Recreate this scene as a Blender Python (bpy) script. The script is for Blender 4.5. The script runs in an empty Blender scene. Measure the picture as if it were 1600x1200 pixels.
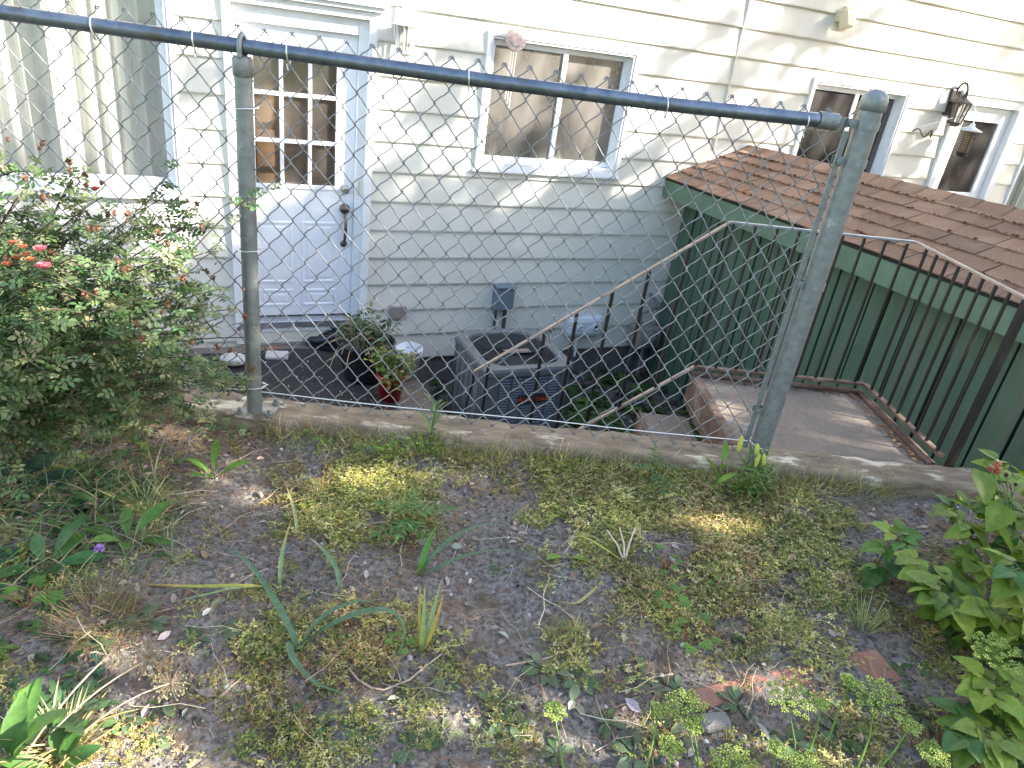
import bpy, math, random
import numpy as np
from mathutils import Vector, Matrix
rad = math.radians
rng = np.random.default_rng(7)
random.seed(7)
sc = bpy.context.scene
C = sc.collection

# ------------------------------------------------------------------ camera (eye at the origin, soil 1.33 m below)
CR = Matrix(((0.99138637, -0.10522605, -0.07797782),
             (-0.02258886, 0.4490873, -0.8932023),
             (0.129007, 0.88727001, 0.44284209)))
cam_d = bpy.data.cameras.new('camera')
cam_d.sensor_width = 36.0
cam_d.lens = 36.0 * 1117.0 / 1600.0
cam_d.clip_start = 0.05
cam_d.clip_end = 400
cam = bpy.data.objects.new('camera', cam_d)
cam.matrix_world = CR.to_4x4()
C.objects.link(cam)
sc.camera = cam

# ------------------------------------------------------------------ light
SUN = Vector((0.850, -0.166, 0.505)).normalized()
wd = bpy.data.worlds.new('World')
sc.world = wd
wd.use_nodes = True
wn = wd.node_tree
bg = wn.nodes['Background']
sky = wn.nodes.new('ShaderNodeTexSky')
sky.sky_type = 'NISHITA'
sky.sun_disc = False
sky.sun_elevation = math.asin(SUN.z)
sky.sun_rotation = math.atan2(SUN.x, SUN.y)
wb = wn.nodes.new('ShaderNodeMix')                    # warm tint multiplied into the sky colour in place of white balance
wb.data_type = 'RGBA'
wb.blend_type = 'MULTIPLY'
wb.inputs[0].default_value = 1.0
wb.inputs[7].default_value = (1.0, .92, .82, 1)
wn.links.new(sky.outputs[0], wb.inputs[6])
wn.links.new(wb.outputs[2], bg.inputs[0])
bg.inputs[1].default_value = 0.15
sd = bpy.data.lights.new('sun', 'SUN')
sd.energy = 4.4
sd.angle = rad(0.55)
sd.color = (1.0, 0.93, 0.82)
so = bpy.data.objects.new('sun', sd)
so.rotation_euler = SUN.to_track_quat('Z', 'Y').to_euler()
so.location = (8, 2, 6)
C.objects.link(so)
sc.view_settings.view_transform = 'Standard'
sc.view_settings.look = 'None'
sc.view_settings.exposure = 2.55
sc.view_settings.gamma = 1.0
sc.cycles.max_bounces = 8
sc.cycles.diffuse_bounces = 4
sc.cycles.transparent_max_bounces = 12
sc.cycles.use_adaptive_sampling = True
sc.cycles.use_denoising = True
sc.cycles.caustics_reflective = False
sc.cycles.caustics_refractive = False

# ------------------------------------------------------------------ coordinates
R3 = np.array(CR)
A = rad(21.62)
HU = np.array([math.cos(A), math.sin(A), 0.0])       # along the house wall
HN = np.array([-math.sin(A), math.cos(A), 0.0])      # into the house
WD = 5.53
ZS, ZK, ZL = -1.335, -1.27, -3.0                     # soil, kerb top, lower yard
FY = 2.135                                           # fence plane


def hp(u, d, z):
    """point by the house wall: u along it, d out from it, z up"""
    p = HU * u + HN * (WD - d)
    return np.array([p[0], p[1], z])


HR = np.column_stack([HU, -HN, [0, 0, 1.0]])        # columns: along, out, up


def ray(px, py):
    c = np.array([px - 800.0, -(py - 600.0), -1117.0])
    return R3 @ (c / np.linalg.norm(c))


def on_z(px, py, z):
    r = ray(px, py)
    return r * (z / r[2])


def on_y(px, py, y):
    r = ray(px, py)
    return r * (y / r[1])


# ------------------------------------------------------------------ mesh building
WHITE = (1.0, 1.0, 1.0)


class MB:
    def __init__(s):
        s.V, s.F, s.K, s.n = [], [], [], 0

    def add(s, V, F, col=WHITE):
        V = np.asarray(V, float).reshape(-1, 3)
        F = np.asarray(F, int)
        s.V.append(V)
        s.F.append(F + s.n)
        c = np.asarray(col, float)
        if c.ndim == 1:
            c = np.tile(c[:3], (len(F), 1))
        s.K.append(c[:, :3])
        s.n += len(V)
        return s

    def box(s, c, size, R=None, col=WHITE):
        a = np.array([[x, y, z] for z in (-.5, .5) for y in (-.5, .5) for x in (-.5, .5)]) * np.array(size)
        if R is not None:
            a = a @ np.asarray(R).T
        F = [(0, 2, 3, 1), (4, 5, 7, 6), (0, 1, 5, 4), (2, 6, 7, 3), (0, 4, 6, 2), (1, 3, 7, 5)]
        return s.add(a + np.array(c), F, col)

    def hbox(s, u0, u1, d0, d1, z0, z1, col=WHITE):
        return s.box(hp((u0 + u1) / 2, (d0 + d1) / 2, (z0 + z1) / 2), (abs(u1 - u0), abs(d1 - d0), abs(z1 - z0)), HR, col)

    def tube(s, pts, r, seg=8, cap=True, col=WHITE):
        P = np.asarray(pts, float)
        n = len(P)
        r = np.full(n, r, float) if np.isscalar(r) else np.asarray(r, float)
        T = np.gradient(P, axis=0)
        T /= np.linalg.norm(T, axis=1)[:, None] + 1e-12
        up = np.array([0, 0, 1.0]) if abs(T[0][2]) < .9 else np.array([1.0, 0, 0])
        x = np.cross(T[0], up)
        x /= np.linalg.norm(x)
        V = []
        a = np.arange(seg) * 2 * math.pi / seg
        for i in range(n):
            x = x - T[i] * np.dot(x, T[i])
            x /= np.linalg.norm(x) + 1e-12
            y = np.cross(T[i], x)
            V.append(P[i] + r[i] * (np.cos(a)[:, None] * x + np.sin(a)[:, None] * y))
        V = np.concatenate(V)
        F = [(i * seg + j, i * seg + (j + 1) % seg, (i + 1) * seg + (j + 1) % seg, (i + 1) * seg + j)
             for i in range(n - 1) for j in range(seg)]
        s.add(V, F, col)
        if cap:
            for i, o in ((0, 1), (n - 1, 0)):
                ring = V[i * seg:(i + 1) * seg]
                F2 = [(seg, j, (j + 1) % seg) if not o else (seg, (j + 1) % seg, j) for j in range(seg)]
                s.add(np.vstack([ring, P[i]]), F2, col)
        return s

    def lathe(s, prof, origin, seg=24, R=None, col=WHITE):
        """prof: (radius, height) pairs"""
        a = np.arange(seg) * 2 * math.pi / seg
        V = np.concatenate([np.column_stack([p[0] * np.cos(a), p[0] * np.sin(a), np.full(seg, p[1])]) for p in prof])
        if R is not None:
            V = V @ np.asarray(R).T
        F = [(i * seg + j, i * seg + (j + 1) % seg, (i + 1) * seg + (j + 1) % seg, (i + 1) * seg + j)
             for i in range(len(prof) - 1) for j in range(seg)]
        return s.add(V + np.array(origin), F, col)

    def ball(s, c, r, seg=10, rings=6, col=WHITE, R=None):
        t = np.linspace(0, math.pi, rings + 1)
        rr = np.array([r, r, r]) if np.isscalar(r) else np.array(r)
        prof = [(max(math.sin(x), 1e-3), -math.cos(x)) for x in t]
        a = np.arange(seg) * 2 * math.pi / seg
        V = np.concatenate([np.column_stack([p[0] * np.cos(a), p[0] * np.sin(a), np.full(seg, p[1])]) for p in prof]) * rr
        if R is not None:
            V = V @ np.asarray(R).T
        F = [(i * seg + j, i * seg + (j + 1) % seg, (i + 1) * seg + (j + 1) % seg, (i + 1) * seg + j)
             for i in range(rings) for j in range(seg)]
        return s.add(V + np.array(c), F, col)

    def scatter(s, tmpl, pos, D, roll=None, S=1.0, cols=None, up=None):
        """stamp a template (V,F[,shade]) at many places: +Y of the template goes along D, +Z near up"""
        V0, F0 = np.asarray(tmpl[0], float), np.asarray(tmpl[1], int)
        pos = np.asarray(pos, float).reshape(-1, 3)
        N = len(pos)
        if N == 0:
            return s
        D = np.asarray(D, float).reshape(-1, 3)
        D = D / (np.linalg.norm(D, axis=1)[:, None] + 1e-9)
        U = np.tile([0, 0, 1.0], (N, 1)) if up is None else np.asarray(up, float).reshape(-1, 3)
        X = np.cross(D, U)
        ln = np.linalg.norm(X, axis=1)
        X[ln < 1e-4] = [1, 0, 0]
        X /= np.linalg.norm(X, axis=1)[:, None]
        Z = np.cross(X, D)
        if roll is not None:
            c, q = np.cos(roll)[:, None], np.sin(roll)[:, None]
            X, Z = X * c + Z * q, Z * c - X * q
        S = np.full(N, S, float) if np.isscalar(S) else np.asarray(S, float)
        M = np.stack([X, D, Z], axis=2) * S[:, None, None]
        V = np.einsum('nij,vj->nvi', M, V0) + pos[:, None, :]
        F = F0[None] + (np.arange(N) * len(V0))[:, None, None]
        nf = len(F0)
        if cols is None:
            K = np.ones((N * nf, 3))
        else:
            cols = np.asarray(cols, float).reshape(-1, 3)
            K = np.repeat(cols, nf, axis=0)
        if len(tmpl) > 2:
            K = K * np.tile(np.asarray(tmpl[2], float), (N, 1))
        return s.add(V.reshape(-1, 3), F.reshape(-1, F0.shape[1]), K)

    def data(s, name, origin, mat, smooth=False):
        V = np.concatenate(s.V) - origin
        K = [len(f) and f.shape[1] for f in s.F]
        me = bpy.data.meshes.new(name)
        me.vertices.add(len(V))
        me.vertices.foreach_set('co', V.ravel().astype(np.float32))
        loops = np.concatenate([f.ravel() for f in s.F if len(f)])
        cnt = np.concatenate([np.full(len(f), f.shape[1]) for f in s.F if len(f)])
        col = np.concatenate([k for f, k in zip(s.F, s.K) if len(f)])
        me.loops.add(len(loops))
        me.loops.foreach_set('vertex_index', loops.astype(np.int32))
        me.polygons.add(len(cnt))
        st = np.concatenate([[0], np.cumsum(cnt)[:-1]])
        me.polygons.foreach_set('loop_start', st.astype(np.int32))
        me.polygons.foreach_set('loop_total', cnt.astype(np.int32))
        me.polygons.foreach_set('use_smooth', np.full(len(cnt), smooth))
        me.update(calc_edges=True)
        ca = me.color_attributes.new('tint', 'FLOAT_COLOR', 'CORNER')
        cc = np.ones((len(loops), 4), np.float32)
        cc[:, :3] = np.repeat(col, cnt, axis=0)
        ca.data.foreach_set('color', cc.ravel())
        me.validate()
        me.materials.append(mat)
        return me

    def build(s, name, mat, parent=None, smooth=False, bevel=0, **kw):
        V = np.concatenate(s.V)
        lo, hi = V.min(0), V.max(0)
        o = np.array([(lo[0] + hi[0]) / 2, (lo[1] + hi[1]) / 2, lo[2]])
        me = s.data(name, o, mat, smooth)
        ob = bpy.data.objects.new(name, me)
        C.objects.link(ob)
        place(ob, o, parent)
        if bevel:
            m = ob.modifiers.new('bevel', 'BEVEL')
            m.width = bevel
            m.segments = 2
            m.limit_method = 'ANGLE'
            m.angle_limit = rad(40)
        if parent is None:
            tag(ob, **kw)
        elif kw:
            tag(ob, **kw)
        return ob


WM = {}


def place(ob, o, parent):
    if parent is not None:
        ob.parent = parent
        ob.matrix_parent_inverse = WM[parent.name].inverted()
    ob.location = Vector(o)
    WM[ob.name] = Matrix.Translation(Vector(o))


def tag(o, label=None, cat=None, group=None, kind=None):
    if label: o['label'] = label
    if cat: o['category'] = cat
    if group: o['group'] = group
    if kind: o['kind'] = kind


def thing(name, loc, label, cat, group=None):
    o = bpy.data.objects.new(name, None)
    C.objects.link(o)
    o.empty_display_size = 0.1
    place(o, loc, None)
    tag(o, label, cat, group)
    return o


def copy_thing(root, loc, rz=0, scale=1.0, label=None):
    r = root.copy()
    C.objects.link(r)
    r.location = Vector(loc)
    r.rotation_euler = (0, 0, rz)
    r.scale = (scale,) * 3
    if label: r['label'] = label
    WM[r.name] = Matrix.Translation(Vector(loc))
    for ch in list(root.children):
        c = ch.copy()
        C.objects.link(c)
        c.parent = r
        for g in list(ch.children):
            d = g.copy()
            C.objects.link(d)
            d.parent = c
    return r


# ------------------------------------------------------------------ materials
def rgb(r, g, b):
    f = lambda v: (v / 12.92 if v <= .04045 else ((v + .055) / 1.055) ** 2.4)
    return (f(r / 255), f(g / 255), f(b / 255), 1)


def material(name, c1, c2=None, scale=20, rough=.6, metal=0, bump=0, bscale=None, detail=6, c3=None, tint=False,
             spec=.5, stretch=None, thr=(.35, .65), thr3=(.6, .75), scale3=None, trans=0, coat=0):
    m = bpy.data.materials.new(name)
    m.use_nodes = True
    nt = m.node_tree
    N, L = nt.nodes, nt.links
    b = N['Principled BSDF']
    b.inputs['Roughness'].default_value = rough
    b.inputs['Metallic'].default_value = metal
    b.inputs['Specular IOR Level'].default_value = spec
    if coat: b.inputs['Coat Weight'].default_value = coat
    tc = N.new('ShaderNodeTexCoord')
    mp = N.new('ShaderNodeMapping')
    L.new(tc.outputs['Object'], mp.inputs[0])
    if stretch: mp.inputs['Scale'].default_value = stretch

    def noise(sc_, det=detail):
        n = N.new('ShaderNodeTexNoise')
        n.inputs['Scale'].default_value = sc_
        n.inputs['Detail'].default_value = det
        n.inputs['Roughness'].default_value = .62
        L.new(mp.outputs[0], n.inputs['Vector'])
        return n

    def mix(f, a, bb, mode='MIX'):
        x = N.new('ShaderNodeMix')
        x.data_type = 'RGBA'
        x.blend_type = mode
        if hasattr(f, 'links') or hasattr(f, 'is_linked'):
            L.new(f, x.inputs[0])
        else:
            x.inputs[0].default_value = f
        for sck, v in ((x.inputs[6], a), (x.inputs[7], bb)):
            if isinstance(v, tuple):
                sck.default_value = v
            else:
                L.new(v, sck)
        return x.outputs[2]

    def ramp(src, lo, hi):
        r = N.new('ShaderNodeMapRange')
        r.inputs['From Min'].default_value = lo
        r.inputs['From Max'].default_value = hi
        L.new(src, r.inputs['Value'])
        return r.outputs[0]
    col = c1
    if c2 is not None:
        n1 = noise(scale)
        col = mix(ramp(n1.outputs[0], *thr), c1, c2)
    if c3 is not None:
        n3 = noise(scale3 or scale * .3, 8)
        col = mix(ramp(n3.outputs[0], *thr3), col, c3)
    if tint:
        at = N.new('ShaderNodeAttribute')
        at.attribute_name = 'tint'
        col = mix(1.0, col, at.outputs['Color'], 'MULTIPLY')
    if isinstance(col, tuple):
        b.inputs['Base Color'].default_value = col
    else:
        L.new(col, b.inputs['Base Color'])
    if bump:
        bn = noise(bscale or scale * 2, 8)
        bp = N.new('ShaderNodeBump')
        bp.inputs['Strength'].default_value = bump
        bp.inputs['Distance'].default_value = .01
        L.new(bn.outputs[0], bp.inputs['Height'])
        L.new(bp.outputs[0], b.inputs['Normal'])
    if trans:
        t = N.new('ShaderNodeBsdfTranslucent')
        if isinstance(col, tuple):
            t.inputs[0].default_value = col
        else:
            br = N.new('ShaderNodeHueSaturation')
            br.inputs['Value'].default_value = 1.3
            br.inputs['Saturation'].default_value = 1.1
            L.new(col, br.inputs['Color'])
            L.new(br.outputs[0], t.inputs[0])
        ms = N.new('ShaderNodeMixShader')
        ms.inputs[0].default_value = trans
        L.new(b.outputs[0], ms.inputs[1])
        L.new(t.outputs[0], ms.inputs[2])
        L.new(ms.outputs[0], N['Material Output'].inputs[0])
    return m


def lin(r, g, b): return (r, g, b, 1)


M = {}
M['siding'] = material('siding_paint', lin(.70, .675, .60), lin(.64, .615, .545), 3, .45, bump=.15, bscale=60, stretch=(1, 1, .4),
                       c3=lin(.50, .47, .39), thr3=(.60, .90), scale3=1.6)
M['trim'] = material('white_trim', lin(.80, .81, .82), lin(.70, .71, .72), 6, .4, bump=.05)
M['door'] = material('door_paint', lin(.80, .82, .86), lin(.74, .76, .80), 4, .35, bump=.05)
M['alu'] = material('aluminium', lin(.55, .57, .6), lin(.40, .42, .45), 30, .35, metal=.8)
M['concrete'] = material('concrete', lin(.30, .27, .24), lin(.20, .175, .15), 9, .9, bump=.5, bscale=90, c3=lin(.13, .11, .09), thr3=(.5, .72), scale3=5)
M['slab'] = material('slab_concrete', lin(.235, .19, .155), lin(.15, .118, .094), 60, .9, bump=.5, bscale=200, c3=lin(.15, .125, .10), thr3=(.50, .72), scale3=5, thr=(.3, .7), detail=10)
M['foundation'] = material('foundation', lin(.15, .145, .14), lin(.09, .085, .08), 5, .95, bump=.6, bscale=40)
M['kerb'] = material('kerb_mottled', lin(.29, .225, .155), lin(.13, .098, .07), 22, .95, bump=1.0, bscale=90, detail=12,
                     c3=lin(.60, .53, .42), thr3=(.55, .63), scale3=13, stretch=(.35, 1, 1))  # pale blotches over tan and brown mottling
M['soil'] = material('soil', lin(.080, .066, .056), lin(.27, .24, .215), 75, .95, bump=1.0, bscale=160,
                     c3=lin(.12, .085, .058), thr3=(.50, .68), scale3=9, thr=(.36, .62), detail=12)
M['lawn'] = material('lawn', lin(.045, .075, .022), lin(.07, .095, .035), 20, .95, bump=.8, bscale=200)
M['yard'] = material('yard_soil', lin(.07, .06, .052), lin(.17, .155, .14), 40, .95, bump=1.0, bscale=80)
M['mat'] = material('black_mat', lin(.018, .017, .017), lin(.035, .033, .032), 30, .85, bump=.6, bscale=200, c3=lin(.09, .08, .07), thr3=(.66, .8), scale3=9)
M['galv'] = material('galvanised', lin(.155, .172, .172), lin(.22, .24, .245), 40, .5, metal=.45, bump=.12, c3=lin(.34, .36, .37), thr3=(.62, .75), scale3=18)
M['rail'] = material('galvanised_rail', lin(.10, .125, .165), lin(.17, .195, .24), 30, .34, metal=.75, bump=.08, c3=lin(.13, .12, .12), thr3=(.55, .7), scale3=12)
M['wire'] = material('fence_wire', lin(.155, .163, .175), lin(.25, .26, .275), 60, .5, metal=.45)
M['tie'] = material('tie_wire', lin(.7, .7, .68), None, rough=.35, metal=.7)
M['black'] = material('black_iron', lin(.006, .006, .007), lin(.011, .010, .010), 20, .5, c3=lin(.22, .16, .11), thr3=(.86, .9), scale3=20)
M['rust'] = material('rusty_iron', lin(.125, .075, .055), lin(.07, .040, .030), 25, .85, bump=.3, c3=lin(.22, .16, .125), thr3=(.5, .7), scale3=9)
M['tan'] = material('handrail', lin(.36, .28, .22), lin(.24, .18, .145), 25, .6, bump=.1)
M['bluegrey'] = material('handrail_grey', lin(.27, .28, .30), lin(.18, .19, .21), 25, .5, metal=.2)
M['green'] = material('green_paint', lin(.072, .130, .088), lin(.050, .098, .066), 9, .6, bump=.35, bscale=60, c3=lin(.115, .125, .095), thr3=(.52, .78), scale3=6, stretch=(1, 1, .16))
M['fascia'] = material('fascia_green', lin(.095, .165, .115), lin(.068, .125, .086), 6, .5, bump=.15, c3=lin(.16, .15, .11), thr3=(.68, .8), scale3=10)
M['gap'] = material('dark_gap', lin(.012, .016, .013), None, rough=.9)
M['shingle'] = material('shingle', lin(.31, .19, .13), lin(.19, .115, .08), 130, .95, bump=.9, bscale=220, detail=3, tint=True, c3=lin(.34, .24, .175), thr3=(.5, .75), scale3=4)
M['debris'] = material('gutter_debris', lin(.14, .075, .035), lin(.28, .17, .07), 60, .95, tint=True)
M['acbody'] = material('unit_paint', lin(.125, .135, .15), lin(.10, .108, .12), 10, .5, bump=.05)
M['acrim'] = material('unit_rim', lin(.15, .16, .175), lin(.12, .128, .14), 14, .45)
M['acdark'] = material('unit_dark', lin(.02, .021, .024), None, rough=.6)
M['acfront'] = material('unit_louvre', lin(.10, .12, .16), lin(.085, .10, .135), 12, .45)
M['red'] = material('red_pot', lin(.48, .02, .018), lin(.36, .015, .014), 8, .35)
M['redtext'] = material('badge_letters', lin(.62, .09, .04), None, rough=.4)
M['orangetext'] = material('badge_letters_pale', lin(.75, .34, .2), None, rough=.4)
M['blackplastic'] = material('black_plastic', lin(.012, .012, .013), lin(.02, .02, .022), 20, .45)
M['whiteplastic'] = material('white_plastic', lin(.68, .70, .74), lin(.6, .62, .66), 8, .4)
M['beige'] = material('beige_plastic', lin(.62, .55, .38), None, rough=.5)
M['greybox'] = material('grey_box', lin(.16, .20, .25), lin(.13, .165, .21), 9, .45)
M['pipe'] = material('conduit', lin(.05, .06, .075), None, rough=.5)
M['bronze'] = material('bronze', lin(.10, .085, .07), lin(.2, .17, .14), 15, .35, metal=.8)
M['brass'] = material('brushed_metal', lin(.40, .37, .32), lin(.3, .28, .24), 15, .3, metal=.9)
M['curtain'] = material('curtain_cloth', lin(.86, .83, .77), lin(.80, .77, .71), 4, .9, trans=.25)
M['sheer'] = material('sheer_cloth', lin(.62, .64, .62), None, rough=.9, trans=.3)
M['brownroom'] = material('room_brown', lin(.42, .30, .19), lin(.32, .22, .13), 5, .9)
M['darkroom'] = material('room_dark', lin(.05, .04, .045), lin(.03, .025, .03), 3, .9)
M['brick'] = material('brick', lin(.30, .145, .10), lin(.21, .10, .07), 30, .9, bump=.6, bscale=90, c3=lin(.33, .24, .19), thr3=(.5, .75), scale3=14)
M['stone'] = material('grey_stone', lin(.13, .12, .115), lin(.2, .19, .18), 30, .9, bump=.6)
M['plate'] = material('worn_plate', lin(.36, .34, .31), lin(.20, .17, .14), 18, .8, bump=.3, c3=lin(.12, .08, .05), thr3=(.5, .62), scale3=12)
M['pale'] = material('pale_stone', lin(.55, .53, .5), lin(.42, .40, .38), 30, .9, bump=.4)
M['boot'] = material('shoe_leather', lin(.012, .013, .016), lin(.03, .032, .04), 20, .35)
M['zap'] = material('lantern_metal', lin(.05, .045, .04), None, rough=.4, metal=.4)
M['cord'] = material('white_cord', lin(.75, .75, .72), None, rough=.6)
M['plaque'] = material('plaque_clay', lin(.52, .44, .42), lin(.34, .24, .23), 30, .85, bump=.5)
M['leaf'] = material('foliage', lin(1, 1, 1), lin(.66, .70, .62), 60, .5, tint=True, spec=.4, trans=.28)
M['grass'] = material('grass_blades', lin(1, 1, 1), None, rough=.55, tint=True, spec=.4, trans=.3)
M['twig'] = material('bark', lin(.10, .07, .045), lin(.06, .045, .03), 40, .85, tint=False)
M['bits'] = material('ground_bits', lin(1, 1, 1), lin(.7, .7, .7), 90, .9, tint=True)
M['petal'] = material('petals', lin(1, 1, 1), None, rough=.6, tint=True, trans=.2)
M['treeleaf'] = material('tree_foliage', lin(.05, .09, .025), lin(.07, .12, .03), 2, .55, tint=True, trans=.3)


def glass_mat(name, tintc, refl, rough=.03, haze_film=0):
    m = bpy.data.materials.new(name)
    m.use_nodes = True
    nt = m.node_tree
    N, L = nt.nodes, nt.links
    N.remove(N['Principled BSDF'])
    t = N.new('ShaderNodeBsdfTransparent')
    t.inputs[0].default_value = tintc
    g = N.new('ShaderNodeBsdfGlossy')
    g.inputs['Roughness'].default_value = rough
    g.inputs['Color'].default_value = (1, 1, 1, 1)
    f = N.new('ShaderNodeLayerWeight')
    f.inputs[0].default_value = .5
    pw = N.new('ShaderNodeMath')
    pw.operation = 'POWER'
    pw.inputs[1].default_value = 4
    L.new(f.outputs['Facing'], pw.inputs[0])
    mr = N.new('ShaderNodeMapRange')
    mr.inputs['To Min'].default_value = refl
    mr.inputs['To Max'].default_value = 1
    L.new(pw.outputs[0], mr.inputs[0])
    x = N.new('ShaderNodeMixShader')
    L.new(mr.outputs[0], x.inputs[0])
    L.new(t.outputs[0], x.inputs[1])
    L.new(g.outputs[0], x.inputs[2])
    if haze_film:  # dirty film, also a pale haze standing in for reflections on the panes
        df = N.new('ShaderNodeBsdfDiffuse')
        df.inputs[0].default_value = (.62, .58, .53, 1)
        tc = N.new('ShaderNodeTexCoord')
        mp = N.new('ShaderNodeMapping')
        mp.inputs['Scale'].default_value = (1, 1, .35)
        nz = N.new('ShaderNodeTexNoise')
        nz.inputs['Scale'].default_value = 5
        nz.inputs['Detail'].default_value = 8
        r2 = N.new('ShaderNodeMapRange')
        r2.inputs['From Min'].default_value = .35
        r2.inputs['From Max'].default_value = .7
        r2.inputs['To Min'].default_value = haze_film * .5
        r2.inputs['To Max'].default_value = haze_film * 1.8
        L.new(tc.outputs['Object'], mp.inputs[0])
        L.new(mp.outputs[0], nz.inputs['Vector'])
        L.new(nz.outputs[0], r2.inputs['Value'])
        y = N.new('ShaderNodeMixShader')
        L.new(r2.outputs[0], y.inputs[0])
        L.new(x.outputs[0], y.inputs[1])
        L.new(df.outputs[0], y.inputs[2])
        x = y
    L.new(x.outputs[0], N['Material Output'].inputs[0])
    return m


M['glass'] = glass_mat('window_glass', (.96, .97, .96, 1), .07)
M['dimmed'] = glass_mat('dimmed_glass', (.42, .42, .45, 1), .10, .05, .05)  # dark tint put in to dim the sunlit rooms behind
M['screen'] = glass_mat('screened_glass', (.66, .64, .61, 1), .13, .30, .13)
M['sunglass'] = glass_mat('dark_glass', (.8, .77, .74, 1), .07, .04, .05)

STR = dict(kind='structure')


# ------------------------------------------------------------------ ground
def fbm(x, y, seed=0, octs=5, base=1.0):
    r = np.random.default_rng(seed)
    z = np.zeros_like(x)
    a, f = 1.0, base
    for _ in range(octs):
        for _k in range(4):
            th = r.uniform(0, 2 * math.pi)
            ph = r.uniform(0, 2 * math.pi)
            ff = f * r.uniform(.7, 1.4)
            z += a * .35 * np.sin(ff * (x * math.cos(th) + y * math.sin(th)) + ph + 1.7 * np.sin(.6 * ff * (x * math.sin(th) - y * math.cos(th)) + ph))
        a *= .55
        f *= 2.1
    return z


# a few hollows and humps of the bed: x, y, radius, height
HUMPS = []
for (px, py, rd, hh) in [(745, 900, .13, -.028), (600, 905, .10, .022), (700, 985, .10, .022), (810, 955, .12, -.018),
                         (1080, 850, .10, .028), (1000, 845, .07, .024), (560, 985, .16, .028), (450, 760, .18, -.015),
                         (870, 880, .08, .02), (620, 850, .1, -.012), (430, 1110, .16, -.012), (1000, 960, .12, .01),
                         (960, 790, .15, .018), (330, 1000, .12, .012), (100, 990, .3, .03), (1250, 1070, .2, .012)]:
    q = on_z(px, py, ZS)
    HUMPS.append((q[0], q[1], rd, hh))


def soil_h(x, y):
    x = np.asarray(x, float)
    y = np.asarray(y, float)
    z = .010 * fbm(x, y, 3, 4, 5.0)
    z = z + .0045 * np.abs(fbm(x, y, 5, 4, 60.0)) + .004 * fbm(x, y, 6, 3, 22.0)
    for (a, b, r, h) in HUMPS:
        z = z + h * np.exp(-((x - a) ** 2 + (y - b) ** 2) / (r * r))
    e = np.clip((y - 1.9) / .2, 0, 1)
    z = z * (1 - .6 * e) + .012 * e
    return ZS + z


def G(px, py, h=0.0):
    """the point h above the soil seen at a pixel"""
    q = on_z(px, py, ZS + h)
    for _ in range(3):
        q = on_z(px, py, float(soil_h(q[0], q[1])) + h)
    return q


gx = np.linspace(-2.6, 3.4, 900)
gy = np.linspace(.35, 2.12, 330)
XX, YY = np.meshgrid(gx, gy)
ZZ = soil_h(XX, YY)
clod = fbm(XX, YY, 11, 3, 150.0)
ZZ = ZZ + .0028 * clod * np.clip(.4 + fbm(XX, YY, 12, 2, 8.0), 0, 1.5)
V = np.column_stack([XX.ravel(), YY.ravel(), ZZ.ravel()])
nx, ny = len(gx), len(gy)
idx = np.arange(nx * ny).reshape(ny, nx)
F = np.column_stack([idx[:-1, :-1].ravel(), idx[:-1, 1:].ravel(), idx[1:, 1:].ravel(), idx[1:, :-1].ravel()])
MB().add(V, F).build('garden_soil', M['soil'], smooth=True, **STR)
# surrounding ground: the terrace round the bed, and the lower yard out to the horizon
b = MB()
b.add([(-400, -400, ZS - .02), (400, -400, ZS - .02), (400, .36, ZS - .02), (-400, .36, ZS - .02)], [(0, 1, 2, 3)])
b.add([(-400, .36, ZS - .02), (-2.59, .36, ZS - .02), (-2.59, 2.1, ZS - .02), (-400, 2.1, ZS - .02)], [(0, 1, 2, 3)])
b.add([(3.39, .36, ZS - .02), (400, .36, ZS - .02), (400, 2.1, ZS - .02), (3.39, 2.1, ZS - .02)], [(0, 1, 2, 3)])
b.build('terrace_ground', M['lawn'], **STR)
yx = np.linspace(-6, 6, 120)
yy = np.linspace(2.2, 8.5, 70)
XX, YY = np.meshgrid(yx, yy)
ZZ = ZL + .03 * fbm(XX, YY, 21, 4, 3.0)
idx = np.arange(XX.size).reshape(XX.shape)
F = np.column_stack([idx[:-1, :-1].ravel(), idx[:-1, 1:].ravel(), idx[1:, 1:].ravel(), idx[1:, :-1].ravel()])
b = MB().add(np.column_stack([XX.ravel(), YY.ravel(), ZZ.ravel()]), F)
b.add([(-400, 2.2, ZL - .12), (400, 2.2, ZL - .12), (400, 400, ZL - .12), (-400, 400, ZL - .12)], [(0, 1, 2, 3)])
b.build('yard_ground', M['yard'], smooth=True, **STR)

# kerb: low weathered beam along the top of the retaining wall
kx = np.linspace(-7, 8, 420)
prof = [(2.112, -1.36), (2.112, -1.285), (2.118, -1.274), (2.13, -1.270), (2.16, -1.2695), (2.20, -1.270), (2.235, -1.2705), (2.255, -1.273), (2.262, -1.282), (2.262, -1.40)]
V = []
for x in kx:
    for (y, z) in prof:
        j = .0035 * math.sin(x * 9 + y * 40) + .003 * math.sin(x * 41 + y * 90) + .002 * math.sin(x * 97)
        V.append((x, y + j * (1.4 if y < 2.13 else .6), z + (j * .7 if z > -1.3 else 0)))
n = len(prof)
F = [(i * n + j, (i + 1) * n + j, (i + 1) * n + j + 1, i * n + j + 1) for i in range(len(kx) - 1) for j in range(n - 1)]
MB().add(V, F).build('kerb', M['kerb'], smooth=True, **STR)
MB().box((.5, 2.185, -2.22), (15, .14, 1.70)).build('retaining_wall', M['foundation'], **STR)


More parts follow.
